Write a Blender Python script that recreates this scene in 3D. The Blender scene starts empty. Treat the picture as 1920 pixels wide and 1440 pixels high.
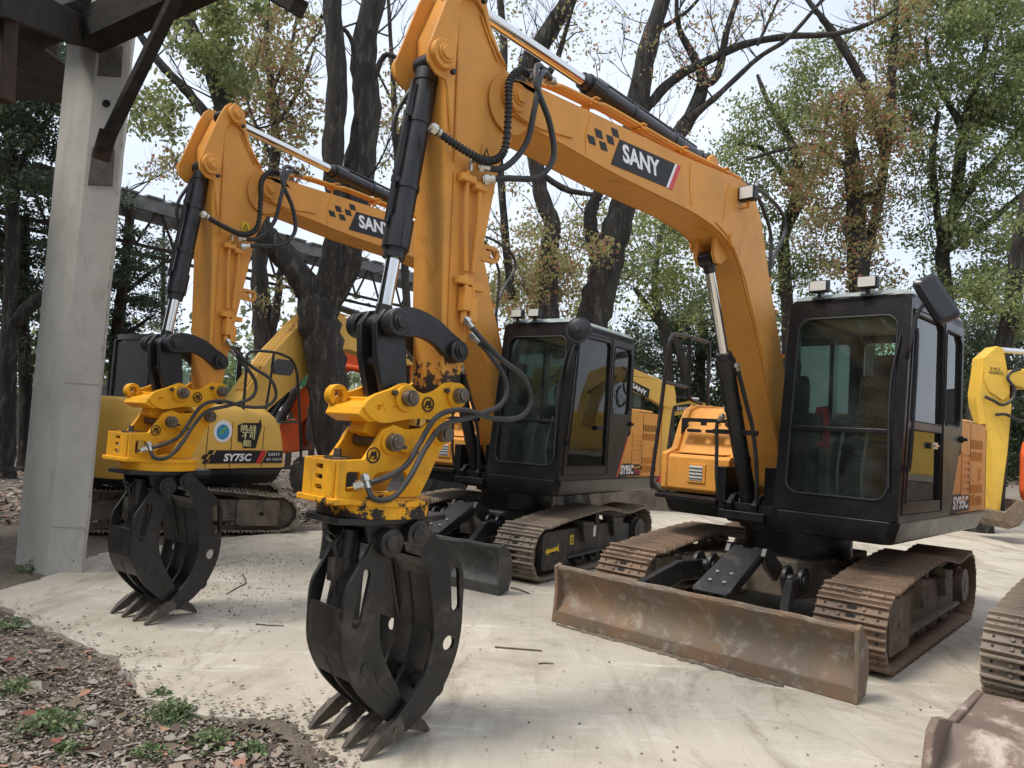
import bpy, bmesh, math, random
import numpy as np
from mathutils import Matrix, Vector
from mathutils.geometry import tessellate_polygon

R = math.radians
rng = random.Random(7)
S = bpy.context.scene

# ------------------------------------------------------------------ camera, sky, sun, exposure
CAM_H, PITCH, ROLL, FPX = 1.45, R(3.5), R(3.5), 1400.0      # FPX: focal length in pixels of a 1920 px wide picture
FW = Vector((0, math.cos(PITCH), math.sin(PITCH)))
UP0 = Vector((0, -math.sin(PITCH), math.cos(PITCH)))
RT0 = Vector((1, 0, 0))
UPV = UP0 * math.cos(ROLL) - RT0 * math.sin(ROLL)
RTV = RT0 * math.cos(ROLL) + UP0 * math.sin(ROLL)
EYE = Vector((0, 0, CAM_H))
cd = bpy.data.cameras.new('camera'); cam = bpy.data.objects.new('camera', cd)
S.collection.objects.link(cam); S.camera = cam
cd.sensor_fit = 'HORIZONTAL'; cd.sensor_width = 36.0; cd.lens = 36.0 * FPX / 1920.0
cd.clip_start = 0.05; cd.clip_end = 2000
cam.matrix_world = Matrix(((RTV.x, UPV.x, -FW.x, 0), (RTV.y, UPV.y, -FW.y, 0), (RTV.z, UPV.z, -FW.z, CAM_H), (0, 0, 0, 1)))

SUN_EL, SUN_AZ = R(60), R(-112)       # azimuth from +Y towards +X
W = bpy.data.worlds.new('World'); S.world = W; W.use_nodes = True
nt = W.node_tree; nt.nodes.clear()
o = nt.nodes.new('ShaderNodeOutputWorld'); bg = nt.nodes.new('ShaderNodeBackground')
sky = nt.nodes.new('ShaderNodeTexSky'); sky.sky_type = 'NISHITA'; sky.sun_disc = False
sky.sun_elevation = SUN_EL; sky.sun_rotation = SUN_AZ; sky.air_density = 1.0; sky.dust_density = 3.0
tc = nt.nodes.new('ShaderNodeTexCoord')
mp = nt.nodes.new('ShaderNodeMapping'); mp.inputs['Scale'].default_value = (1, 1, 3.0)
no = nt.nodes.new('ShaderNodeTexNoise'); no.inputs['Scale'].default_value = 2.2; no.inputs['Detail'].default_value = 6
rp = nt.nodes.new('ShaderNodeValToRGB')
rp.color_ramp.elements[0].position = 0.30; rp.color_ramp.elements[0].color = (0.62, 0.62, 0.62, 1)
rp.color_ramp.elements[1].position = 0.62; rp.color_ramp.elements[1].color = (0.93, 0.93, 0.93, 1)
mx = nt.nodes.new('ShaderNodeMix'); mx.data_type = 'RGBA'
mx.inputs['B'].default_value = (5.4, 5.85, 6.6, 1)      # thin bright overcast
nt.links.new(tc.outputs['Generated'], mp.inputs['Vector']); nt.links.new(mp.outputs[0], no.inputs['Vector'])
nt.links.new(no.outputs['Fac'], rp.inputs[0]); nt.links.new(rp.outputs[0], mx.inputs['Factor'])
nt.links.new(sky.outputs[0], mx.inputs['A']); nt.links.new(mx.outputs['Result'], bg.inputs['Color'])
bg.inputs['Strength'].default_value = 0.09
nt.links.new(bg.outputs[0], o.inputs[0])
sd = bpy.data.lights.new('sun', 'SUN'); sd.energy = 1.5; sd.angle = R(18); sd.color = (1, 0.94, 0.85)
sun = bpy.data.objects.new('sun', sd); S.collection.objects.link(sun)
sv = Vector((math.sin(SUN_AZ) * math.cos(SUN_EL), math.cos(SUN_AZ) * math.cos(SUN_EL), math.sin(SUN_EL)))
sun.rotation_euler = sv.to_track_quat('Z', 'Y').to_euler()
S.view_settings.view_transform = 'Standard'; S.view_settings.look = 'None'
S.view_settings.gamma = 1; S.view_settings.exposure = 1.1; S.view_settings.use_curve_mapping = False
S.cycles.max_bounces = 6; S.cycles.transparent_max_bounces = 16

# ------------------------------------------------------------------ helpers
def ray(px, py): return FW + RTV * ((px - 960) / FPX) - UPV * ((py - 720) / FPX)
def at_z(px, py, z=0.0):
    d = ray(px, py); return EYE + d * ((z - CAM_H) / d.z)
def at_d(px, py, dep): return EYE + ray(px, py) * dep

def catmull(pts, k=6, closed=False):
    pts = [Vector(p) for p in pts]; n = len(pts); out = []
    if n < 3 and not closed:
        return pts
    for i in range(n if closed else n - 1):
        p1, p2 = pts[i], pts[(i + 1) % n]
        p0 = pts[i - 1] if (closed or i > 0) else p1 * 2 - p2
        p3 = pts[(i + 2) % n] if (closed or i + 2 < n) else p2 * 2 - p1
        for j in range(k):
            t = j / k
            out.append(0.5 * ((2 * p1) + (p2 - p0) * t + (2 * p0 - 5 * p1 + 4 * p2 - p3) * t * t + (3 * p1 - p0 - 3 * p2 + p3) * t ** 3))
    if not closed: out.append(pts[-1])
    return out

def rrect(u0, u1, v0, v1, r=0.03, n=4):
    out = []
    for cu, cv, a0 in ((u1 - r, v1 - r, 0), (u0 + r, v1 - r, 90), (u0 + r, v0 + r, 180), (u1 - r, v0 + r, 270)):
        for i in range(n + 1):
            a = R(a0 + 90 * i / n); out.append((cu + r * math.cos(a), cv + r * math.sin(a)))
    return out
def circ(cu, cv, r, n=16, r2=None): return [(cu + r * math.cos(2 * math.pi * i / n), cv + (r2 or r) * math.sin(2 * math.pi * i / n)) for i in range(n)]
def stadium(p0, p1, r, n=5):
    (x0, y0), (x1, y1) = p0, p1; a = math.atan2(y1 - y0, x1 - x0); out = []
    for i in range(n + 1): b = a - math.pi / 2 + math.pi * i / n; out.append((x1 + r * math.cos(b), y1 + r * math.sin(b)))
    for i in range(n + 1): b = a + math.pi / 2 + math.pi * i / n; out.append((x0 + r * math.cos(b), y0 + r * math.sin(b)))
    return out

class MB:
    def __init__(s, M=None): s.v = []; s.f = []; s.m = []; s.M = M; s.mi = 0
    def add(s, vs, fs):
        o = len(s.v)
        s.v += [tuple(s.M @ Vector(v)) for v in vs] if s.M else [tuple(v) for v in vs]
        s.f += [tuple(i + o for i in f) for f in fs]; s.m += [s.mi] * len(fs); return s
    def box(s, x0, x1, y0, y1, z0, z1):
        return s.add([(x, y, z) for x in (x0, x1) for y in (y0, y1) for z in (z0, z1)],
                     [(0, 1, 3, 2), (4, 6, 7, 5), (0, 4, 5, 1), (2, 3, 7, 6), (0, 2, 6, 4), (1, 5, 7, 3)])
    def bar(s, p0, p1, w, h, up=(0, 0, 1), w1=None, h1=None):
        p0, p1 = Vector(p0), Vector(p1); d = (p1 - p0).normalized(); sd = d.cross(Vector(up))
        sd = sd.normalized() if sd.length > 1e-4 else Vector((0, 1, 0)); u = sd.cross(d)
        vs = []
        for p, ww, hh in ((p0, w, h), (p1, w1 or w, h1 or h)):
            for a, b in ((-1, -1), (1, -1), (1, 1), (-1, 1)): vs.append(p + sd * (a * ww / 2) + u * (b * hh / 2))
        return s.add(vs, [(0, 1, 2, 3), (7, 6, 5, 4)] + [(i, i + 4, (i + 1) % 4 + 4, (i + 1) % 4) for i in range(4)])
    def cyl(s, p0, p1, r, r1=None, n=16, caps=True):
        p0, p1 = Vector(p0), Vector(p1); r1 = r if r1 is None else r1; d = (p1 - p0).normalized()
        a = d.orthogonal().normalized(); b = d.cross(a); vs = []
        for p, q in ((p0, r), (p1, r1)):
            for i in range(n):
                t = 2 * math.pi * i / n; vs.append(p + a * (q * math.cos(t)) + b * (q * math.sin(t)))
        fs = [(i, (i + 1) % n, (i + 1) % n + n, i + n) for i in range(n)]
        if caps: fs += [tuple(range(n))[::-1], tuple(range(n, 2 * n))]
        return s.add(vs, fs)
    def tube(s, pts, r, n=8, k=6, smooth=True, closed=False):
        rs = None
        if isinstance(r, (list, tuple)):
            rs = r
            q = [Vector((*p, rr)) for p, rr in zip(pts, r)]
            q = catmull([v for v in q], k) if smooth else q
            P = [Vector(v[:3]) for v in q]; rad = [v[3] for v in q]
        else:
            P = catmull(pts, k, closed) if smooth else [Vector(p) for p in pts]; rad = [r] * len(P)
        m = len(P); vs = []; a = None
        for i in range(m):
            d = (P[(i + 1) % m] - P[i - 1]) if closed else (P[min(i + 1, m - 1)] - P[max(i - 1, 0)])
            d = d.normalized() if d.length > 1e-9 else Vector((0, 0, 1))
            a = d.orthogonal().normalized() if a is None else (a - d * a.dot(d))
            a = a.normalized() if a.length > 1e-6 else d.orthogonal().normalized()
            b = d.cross(a)
            for j in range(n):
                t = 2 * math.pi * j / n; vs.append(P[i] + a * (rad[i] * math.cos(t)) + b * (rad[i] * math.sin(t)))
        fs = []
        for i in range(m if closed else m - 1):
            for j in range(n): fs.append((i * n + j, i * n + (j + 1) % n, ((i + 1) % m) * n + (j + 1) % n, ((i + 1) % m) * n + j))
        if not closed: fs += [tuple(range(n))[::-1], tuple(range((m - 1) * n, m * n))]
        return s.add(vs, fs)
    def prism(s, outer, lo, hi, holes=(), ax='y'):
        mp = {'y': lambda u, v, w: (u, w, v), 'z': lambda u, v, w: (u, v, w), 'x': lambda u, v, w: (w, u, v)}[ax]
        loops = [list(outer)] + [list(h) for h in holes]; flat = [p for l in loops for p in l]; n = len(flat)
        tris = tessellate_polygon([[Vector((p[0], p[1], 0)) for p in l] for l in loops])
        vs = [mp(p[0], p[1], lo) for p in flat] + [mp(p[0], p[1], hi) for p in flat]
        fs = [tuple(t) for t in tris] + [tuple(i + n for i in t[::-1]) for t in tris]
        o = 0
        for l in loops:
            k = len(l)
            for i in range(k): j = (i + 1) % k; fs.append((o + i, o + j, o + j + n, o + i + n))
            o += k
        return s.add(vs, fs)
    def loft(s, rings, caps=True, closed_ring=True):
        n = len(rings[0]); vs = [p for r_ in rings for p in r_]; fs = []
        for i in range(len(rings) - 1):
            for j in range(n if closed_ring else n - 1): fs.append((i * n + j, i * n + (j + 1) % n, (i + 1) * n + (j + 1) % n, (i + 1) * n + j))
        if caps and closed_ring: fs += [tuple(range(n))[::-1], tuple(range((len(rings) - 1) * n, len(rings) * n))]
        return s.add(vs, fs)
    def mesh(s, name, mats, recalc=True, sharp=32):
        me = bpy.data.meshes.new(name); me.from_pydata(s.v, [], s.f)
        mats = mats if isinstance(mats, (list, tuple)) else [mats]
        for m in mats: me.materials.append(m)
        me.polygons.foreach_set('material_index', s.m)
        if recalc:
            bm = bmesh.new(); bm.from_mesh(me); bmesh.ops.recalc_face_normals(bm, faces=bm.faces); bm.to_mesh(me); bm.free()
        me.polygons.foreach_set('use_smooth', [True] * len(me.polygons))
        me.set_sharp_from_angle(angle=R(sharp)); me.update()
        return me
    def build(s, name, mats, parent=None, bevel=0, sharp=32, recalc=True):
        ob = bpy.data.objects.new(name, s.mesh(name, mats, recalc, sharp)); S.collection.objects.link(ob)
        if parent: ob.parent = parent
        if bevel:
            b = ob.modifiers.new('bevel', 'BEVEL'); b.width = bevel; b.segments = 2; b.limit_method = 'ANGLE'; b.angle_limit = R(40); b.harden_normals = True
        return ob

def tag(ob, label=None, cat=None, group=None, kind=None):
    if label: ob['label'] = label
    if cat: ob['category'] = cat
    if group: ob['group'] = group
    if kind: ob['kind'] = kind
    return ob
def empty(name, loc, rz=0):
    e = bpy.data.objects.new(name, None); e.location = loc; e.rotation_euler = (0, 0, rz); e.empty_display_size = 0.2
    S.collection.objects.link(e); return e
def text(name, body, mat, parent, org, xd, yd, width, height, bold=0.0, shear=0.0, M=None, thick=0.0015):
    cu = bpy.data.curves.new(name, 'FONT'); cu.body = body; cu.size = 1; cu.offset = bold; cu.shear = shear; cu.resolution_u = 3
    tmp = bpy.data.objects.new(name, cu); S.collection.objects.link(tmp)
    bpy.context.view_layer.update()
    me = bpy.data.meshes.new_from_object(tmp.evaluated_get(bpy.context.evaluated_depsgraph_get()))
    bpy.data.objects.remove(tmp)
    xs = [v.co.x for v in me.vertices]; ys = [v.co.y for v in me.vertices]
    x0, x1, y0, y1 = min(xs), max(xs), min(ys), max(ys)
    xd = Vector(xd).normalized(); yd = Vector(yd).normalized(); nd = xd.cross(yd); org = Vector(org)
    for v in me.vertices:
        p = org + xd * ((v.co.x - x0) / (x1 - x0) * width) + yd * ((v.co.y - y0) / (y1 - y0) * height) + nd * thick
        v.co = M @ p if M else p
    me.materials.clear(); me.materials.append(mat)
    ob = bpy.data.objects.new(name, me); S.collection.objects.link(ob); ob.parent = parent
    return ob

# ------------------------------------------------------------------ materials
def newmat(name):
    m = bpy.data.materials.new(name); m.use_nodes = True; nt = m.node_tree
    return m, nt, nt.nodes['Principled BSDF']
def N(nt, t, **kw):
    n = nt.nodes.new('ShaderNode' + t)
    for k, v in kw.items(): n.inputs[k].default_value = v
    return n
def ramp(nt, src, stops):
    r = nt.nodes.new('ShaderNodeValToRGB'); e = r.color_ramp.elements
    while len(e) < len(stops): e.new(0.5)
    for i, (p, c) in enumerate(stops): e[i].position = p; e[i].color = (*c, 1) if len(c) == 3 else c
    nt.links.new(src, r.inputs[0]); return r.outputs[0]
def mixc(nt, f, a, b):
    m = nt.nodes.new('ShaderNodeMix'); m.data_type = 'RGBA'
    for k, v in (('Factor', f), ('A', a), ('B', b)):
        if isinstance(v, (int, float)): m.inputs[k].default_value = v
        elif isinstance(v, tuple): m.inputs[k].default_value = (*v, 1)
        else: nt.links.new(v, m.inputs[k])
    return m.outputs['Result']
def noise(nt, scale, detail=5, rough=0.55, stretch=None, dist=0.0, coord='Object'):
    tc = nt.nodes.new('ShaderNodeTexCoord'); n = nt.nodes.new('ShaderNodeTexNoise')
    n.inputs['Scale'].default_value = scale; n.inputs['Detail'].default_value = detail; n.inputs['Roughness'].default_value = rough; n.inputs['Distortion'].default_value = dist
    if stretch:
        mp = nt.nodes.new('ShaderNodeMapping'); mp.inputs['Scale'].default_value = stretch
        nt.links.new(tc.outputs[coord], mp.inputs[0]); nt.links.new(mp.outputs[0], n.inputs['Vector'])
    else: nt.links.new(tc.outputs[coord], n.inputs['Vector'])
    return n.outputs['Fac']
def bump(nt, b, h, strength=0.3, dist=0.01):
    n = nt.nodes.new('ShaderNodeBump'); n.inputs['Strength'].default_value = strength; n.inputs['Distance'].default_value = dist
    nt.links.new(h, n.inputs['Height']); nt.links.new(n.outputs[0], b.inputs['Normal'])
def surf(name, c0, c1, rough=0.5, scale=6, metal=0.0, spec=0.5, c2=None, s2=30, amt2=0.5, bs=0.15, bd=0.004, stretch=None, coat=0.0, rvar=0.12, lo=0.35, hi=0.65):
    """two-tone noise-mottled surface with optional second finer stain"""
    m, nt, b = newmat(name); n1 = noise(nt, scale, 6, 0.6, stretch)
    f = ramp(nt, n1, [(lo, (0, 0, 0)), (hi, (1, 1, 1))]); col = mixc(nt, f, c0, c1)
    if c2:
        f2 = ramp(nt, noise(nt, s2, 6, 0.7, stretch), [(0.52, (0, 0, 0)), (0.66, (amt2,) * 3)]); col = mixc(nt, f2, col, c2)
    nt.links.new(col, b.inputs['Base Color'])
    rr = nt.nodes.new('ShaderNodeMapRange'); rr.inputs['To Min'].default_value = rough - rvar; rr.inputs['To Max'].default_value = rough + rvar
    nt.links.new(noise(nt, scale * 2.3, 5), rr.inputs['Value']); nt.links.new(rr.outputs[0], b.inputs['Roughness'])
    b.inputs['Metallic'].default_value = metal; b.inputs['Specular IOR Level'].default_value = spec
    b.inputs['Coat Weight'].default_value = coat; b.inputs['Coat Roughness'].default_value = 0.15
    if bs: bump(nt, b, noise(nt, s2 * 2, 5, 0.7, stretch), bs, bd)
    return m
def paint(name, c, dirt=(0.24, 0.165, 0.085), amt=0.35, rough=0.42, worn=None):
    m, nt, b = newmat(name)
    n1 = noise(nt, 2.2, 7, 0.62); f = ramp(nt, n1, [(0.48, (0, 0, 0)), (0.75, (amt,) * 3)])
    base = mixc(nt, ramp(nt, noise(nt, 0.9, 3), [(0.35, (0, 0, 0)), (0.65, (1, 1, 1))]), c, tuple(min(1, x * 0.90 + 0.012) for x in c))
    col = mixc(nt, f, base, dirt)
    gs = ramp(nt, noise(nt, 3.4, 8, 0.72, (1, 1, 0.55), 0.6), [(0.60, (0, 0, 0)), (0.68, (amt * 1.1,) * 3)]); col = mixc(nt, gs, col, tuple(x * 0.42 for x in c))
    sc = ramp(nt, noise(nt, 22, 6, 0.75, (1, 1, 3.5)), [(0.62, (0, 0, 0)), (0.70, (amt * 0.7,) * 3)]); col = mixc(nt, sc, col, tuple(min(1, x * .75 + .10) for x in c))
    sp = ramp(nt, noise(nt, 45, 3, 0.6), [(0.70, (0, 0, 0)), (0.74, (0.5,) * 3)]); col = mixc(nt, sp, col, (0.10, 0.07, 0.045))
    st = ramp(nt, noise(nt, 9, 5, 0.6, (1, 1, 0.12)), [(0.55, (0, 0, 0)), (0.75, (amt * 0.5,) * 3)]); col = mixc(nt, st, col, dirt)
    if worn:   # paint rubbed through to black steel below height worn (object space)
        tc = nt.nodes.new('ShaderNodeTexCoord'); sx = nt.nodes.new('ShaderNodeSeparateXYZ'); nt.links.new(tc.outputs['Object'], sx.inputs[0])
        mr = N(nt, 'MapRange'); mr.inputs['From Min'].default_value = worn[0]; mr.inputs['From Max'].default_value = worn[1]; mr.inputs['To Min'].default_value = 0.62; mr.inputs['To Max'].default_value = -0.1
        nt.links.new(sx.outputs['Z'], mr.inputs['Value'])
        ad = N(nt, 'Math'); ad.operation = 'ADD'; nt.links.new(mr.outputs[0], ad.inputs[0]); nt.links.new(noise(nt, 14, 7, 0.65), ad.inputs[1])
        col = mixc(nt, ramp(nt, ad.outputs[0], [(0.86, (0, 0, 0)), (0.92, (1, 1, 1))]), col, (0.035, 0.03, 0.025))
    nt.links.new(col, b.inputs['Base Color'])
    rr = N(nt, 'MapRange'); rr.inputs['To Min'].default_value = rough - 0.1; rr.inputs['To Max'].default_value = rough + 0.18
    nt.links.new(n1, rr.inputs['Value']); nt.links.new(rr.outputs[0], b.inputs['Roughness'])
    b.inputs['Specular IOR Level'].default_value = 0.22
    bump(nt, b, noise(nt, 3.2, 5, 0.6), 0.22, 0.02)
    return m
def plain(name, c, rough=0.5, metal=0.0, emit=0):
    m, nt, b = newmat(name); b.inputs['Base Color'].default_value = (*c, 1); b.inputs['Roughness'].default_value = rough; b.inputs['Metallic'].default_value = metal
    return m
def glassmat(name, tint, dust=0.05, rough=0.02):
    m, nt, b = newmat(name); out = nt.nodes['Material Output']; nt.nodes.remove(b)
    tr = N(nt, 'BsdfTransparent', Color=(*tint, 1)); gl = N(nt, 'BsdfGlossy', Roughness=rough, Color=(1, 1, 1, 1)); df = N(nt, 'BsdfDiffuse', Color=(0.45, 0.5, 0.46, 1))
    fr = N(nt, 'Fresnel', IOR=1.36); a = N(nt, 'MixShader'); b2 = N(nt, 'MixShader')
    nt.links.new(fr.outputs[0], a.inputs[0]); nt.links.new(tr.outputs[0], a.inputs[1]); nt.links.new(gl.outputs[0], a.inputs[2])
    f = ramp(nt, noise(nt, 5, 5, 0.6), [(0.4, (dust * 0.4,) * 3), (0.75, (dust * 1.8,) * 3)])
    nt.links.new(f, b2.inputs[0]); nt.links.new(a.outputs[0], b2.inputs[1]); nt.links.new(df.outputs[0], b2.inputs[2])
    nt.links.new(b2.outputs[0], out.inputs[0]); return m
def leafmat(name, c, c2, trans=0.35):
    m, nt, b = newmat(name); out = nt.nodes['Material Output']
    col = mixc(nt, ramp(nt, noise(nt, 1.3, 3), [(0.35, (0, 0, 0)), (0.65, (1, 1, 1))]), c, c2)
    nt.links.new(col, b.inputs['Base Color']); b.inputs['Roughness'].default_value = 0.55; b.inputs['Specular IOR Level'].default_value = 0.35
    tr = N(nt, 'BsdfTranslucent'); nt.links.new(col, tr.inputs[0]); mx = N(nt, 'MixShader'); mx.inputs[0].default_value = trans
    nt.links.new(b.outputs[0], mx.inputs[1]); nt.links.new(tr.outputs[0], mx.inputs[2]); nt.links.new(mx.outputs[0], out.inputs[0]); return m

ORANGE = (0.73, 0.325, 0.058); AMBER = (0.82, 0.39, 0.013); PALE = (0.76, 0.46, 0.10)
K = dict(
    orange=paint('orange paint', ORANGE, amt=0.32), orange_worn=paint('orange paint worn', ORANGE, amt=0.42, worn=(1.55, 2.05)),
    amber=paint('yellow coupler paint', AMBER, amt=0.45, dirt=(0.16, 0.11, 0.05)), amber_worn=paint('yellow coupler paint chipped', AMBER, amt=0.7, dirt=(0.13, 0.09, 0.04), rough=0.45, worn=(0.93, 1.36)),
    pale=paint('pale yellow paint', PALE, amt=0.2), lemon=paint('lemon yellow paint', (0.80, 0.50, 0.07), amt=0.3), red_orange=paint('red orange paint', (0.70, 0.10, 0.02), amt=0.3),
    black=surf('black steel paint', (0.010, 0.010, 0.011), (0.018, 0.018, 0.020), 0.36, 4, c2=(0.05, 0.043, 0.035), s2=14, amt2=0.35, bs=0.05),
    grime=surf('grimy black steel', (0.009, 0.0085, 0.0085), (0.020, 0.018, 0.0165), 0.42, 5, c2=(0.085, 0.070, 0.054), s2=7, amt2=0.6, bs=0.35),
    under=surf('muddy undercarriage', (0.085, 0.068, 0.053), (0.19, 0.15, 0.11), 0.75, 5, c2=(0.22, 0.18, 0.13), s2=16, amt2=0.6, bs=0.4, bd=0.006),
    under_dark=surf('dark undercarriage paint', (0.022, 0.022, 0.022), (0.055, 0.05, 0.045), 0.6, 4, c2=(0.13, 0.11, 0.085), s2=13, amt2=0.5, bs=0.25),
    cab=surf('black cab paint', (0.007, 0.007, 0.008), (0.013, 0.013, 0.015), 0.33, 3, spec=0.35, c2=(0.05, 0.048, 0.046), s2=8, amt2=0.22, bs=0.03),
    shoe=surf('rusty brown track shoes', (0.25, 0.165, 0.105), (0.125, 0.085, 0.06), 0.7, 5, c2=(0.30, 0.22, 0.15), s2=24, amt2=0.6, bs=0.5, bd=0.004),
    shoe2=surf('grey brown track shoes', (0.28, 0.225, 0.17), (0.14, 0.112, 0.088), 0.7, 5, c2=(0.33, 0.27, 0.2), s2=20, amt2=0.6, bs=0.5, bd=0.004),
    rust=surf('rusty blade', (0.155, 0.122, 0.090), (0.215, 0.132, 0.078), 0.75, 2.6, c2=(0.31, 0.28, 0.235), s2=9, amt2=0.75, bs=0.4, bd=0.004, lo=0.42, hi=0.6),
    rust_red=surf('red rusty blade', (0.155, 0.115, 0.09), (0.215, 0.15, 0.115), 0.65, 5, c2=(0.50, 0.42, 0.36), s2=5, amt2=0.85, bs=0.5, bd=0.005),
    blade2=surf('worn dark blade', (0.035, 0.037, 0.038), (0.075, 0.072, 0.066), 0.5, 3, c2=(0.15, 0.14, 0.12), s2=9, amt2=0.5, bs=0.2),
    steel=surf('worn pin steel', (0.20, 0.17, 0.14), (0.10, 0.08, 0.065), 0.45, 20, metal=0.6, c2=(0.15, 0.08, 0.04), s2=30, bs=0.2),
    chrome=plain('chrome rod', (0.72, 0.71, 0.70), 0.13, 1.0), hose=surf('rubber hose', (0.016, 0.016, 0.017), (0.03, 0.03, 0.03), 0.5, 9, bs=0.3, s2=40),
    hose_grey=surf('dusty rubber hose', (0.024, 0.0235, 0.023), (0.05, 0.047, 0.044), 0.6, 9, bs=0.3, s2=40),
    fitting=plain('zinc fitting', (0.55, 0.53, 0.48), 0.3, 0.9), dark=plain('dark recess', (0.006, 0.006, 0.006), 0.8), rubber=plain('black rubber', (0.012, 0.012, 0.013), 0.55),
    glass=glassmat('cab glass', (0.80, 0.90, 0.85), 0.025), mirror=plain('mirror back', (0.015, 0.016, 0.019), 0.25), lens=plain('lamp lens', (0.62, 0.62, 0.58), 0.12),
    reflector=plain('lamp reflector', (0.8, 0.8, 0.78), 0.2, 0.7), liner=surf('grey roof liner', (0.30, 0.30, 0.28), (0.36, 0.35, 0.33), 0.8, 5),
    seat=plain('dark seat vinyl', (0.02, 0.02, 0.022), 0.6), floor=surf('cab floor mat', (0.03, 0.03, 0.03), (0.08, 0.075, 0.07), 0.8, 6),
    redcloth=plain('red cloth', (0.38, 0.035, 0.04), 0.9), greyplastic=surf('grey console plastic', (0.14, 0.14, 0.135), (0.2, 0.2, 0.19), 0.6, 6),
    white=plain('white print', (0.82, 0.82, 0.82), 0.4), dblack=plain('black print', (0.008, 0.008, 0.009), 0.6), dred=plain('red print', (0.62, 0.02, 0.03), 0.4), dyel=plain('yellow print', (0.80, 0.55, 0.02), 0.4), dblue=plain('blue print', (0.03, 0.25, 0.55), 0.4), dgreen=plain('green print', (0.10, 0.38, 0.16), 0.4), dgrey=plain('silver print', (0.55, 0.56, 0.58), 0.4), dpaper=plain('cream print', (0.75, 0.70, 0.35), 0.5),
)
def bead():
    m, nt, b = newmat('beaded seat cover'); tc = N(nt, 'TexCoord'); ck = N(nt, 'TexChecker', Scale=42.0)
    ck.inputs['Color1'].default_value = (0.20, 0.12, 0.055, 1); ck.inputs['Color2'].default_value = (0.05, 0.03, 0.016, 1)
    mp = N(nt, 'Mapping'); mp.inputs['Rotation'].default_value = (0.6, 0.5, 0.78); nt.links.new(tc.outputs['Object'], mp.inputs[0]); nt.links.new(mp.outputs[0], ck.inputs[0])
    nt.links.new(ck.outputs[0], b.inputs['Base Color']); b.inputs['Roughness'].default_value = 0.6; return m
K['bead'] = bead()
K['roofcap'] = surf('pale green roof cap', (0.20, 0.24, 0.22), (0.30, 0.34, 0.32), 0.5, 5, c2=(0.12, 0.12, 0.11), s2=12)  # pale grey green tone for the rounded upper rings of the cab roofs
def concrete_pad():
    m, nt, b = newmat('stained concrete'); L = nt.links
    col = mixc(nt, ramp(nt, noise(nt, 0.5, 6, 0.6, coord='Object'), [(0.35, (0, 0, 0)), (0.65, (1, 1, 1))]), (0.52, 0.465, 0.38), (0.425, 0.385, 0.315))
    col = mixc(nt, ramp(nt, noise(nt, 1.6, 8, 0.68), [(0.50, (0, 0, 0)), (0.68, (0.55,) * 3)]), col, (0.31, 0.27, 0.20))
    col = mixc(nt, ramp(nt, noise(nt, 0.28, 4, 0.6), [(0.52, (0, 0, 0)), (0.70, (0.6,) * 3)]), col, (0.36, 0.345, 0.30))
    col = mixc(nt, ramp(nt, noise(nt, 5, 8, 0.7, (1, 0.25, 1)), [(0.54, (0, 0, 0)), (0.74, (0.6,) * 3)]), col, (0.66, 0.62, 0.53))
    col = mixc(nt, ramp(nt, noise(nt, 60, 3, 0.7), [(0.66, (0, 0, 0)), (0.72, (0.7,) * 3)]), col, (0.14, 0.115, 0.085))
    col = mixc(nt, ramp(nt, noise(nt, 17, 6, 0.75), [(0.60, (0, 0, 0)), (0.72, (0.5,) * 3)]), col, (0.27, 0.23, 0.17))
    col = mixc(nt, ramp(nt, noise(nt, 0.9, 9, 0.72, (1.6, .55, 1), 1.2), [(0.51, (0, 0, 0)), (0.63, (0.75,) * 3)]), col, (0.27, 0.232, 0.18))
    col = mixc(nt, ramp(nt, noise(nt, 2.6, 9, 0.75, (.5, 2.2, 1), .8), [(0.56, (0, 0, 0)), (0.66, (0.55,) * 3)]), col, (0.68, 0.65, 0.58))
    tcs = N(nt, 'TexCoord'); mps = N(nt, 'Mapping'); mps.inputs['Rotation'].default_value = (0, 0, R(-47)); mps.inputs['Scale'].default_value = (9, .35, 1); L.new(tcs.outputs['Object'], mps.inputs[0])
    ns = N(nt, 'TexNoise', Scale=1.0, Detail=7.0, Roughness=0.7); L.new(mps.outputs[0], ns.inputs['Vector']); col = mixc(nt, ramp(nt, ns.outputs['Fac'], [(0.56, (0, 0, 0)), (0.70, (0.42,) * 3)]), col, (0.30, 0.265, 0.21))
    tcv = N(nt, 'TexCoord'); vo = N(nt, 'TexVoronoi', Scale=0.42); vo.feature = 'DISTANCE_TO_EDGE'
    wn = N(nt, 'TexNoise', Scale=3.0, Detail=6.0); L.new(tcv.outputs['Object'], wn.inputs['Vector']); vm = N(nt, 'VectorMath'); vm.operation = 'ADD'; vs = N(nt, 'VectorMath'); vs.operation = 'SCALE'; vs.inputs['Scale'].default_value = .35
    L.new(wn.outputs['Color'], vs.inputs[0]); L.new(tcv.outputs['Object'], vm.inputs[0]); L.new(vs.outputs[0], vm.inputs[1]); L.new(vm.outputs[0], vo.inputs['Vector'])
    crack = ramp(nt, vo.outputs['Distance'], [(0.0, (0.30,) * 3), (0.004, (0, 0, 0))]); col = mixc(nt, crack, col, (0.13, 0.11, 0.085))
    L.new(col, b.inputs['Base Color']); b.inputs['Roughness'].default_value = 0.85; b.inputs['Specular IOR Level'].default_value = 0.25
    ad = N(nt, 'Math'); ad.operation = 'ADD'; L.new(noise(nt, 3.5, 8, 0.7), ad.inputs[0]); L.new(noise(nt, 40, 5, 0.7), ad.inputs[1])
    bump(nt, b, ad.outputs[0], 0.35, 0.02); return m
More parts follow.
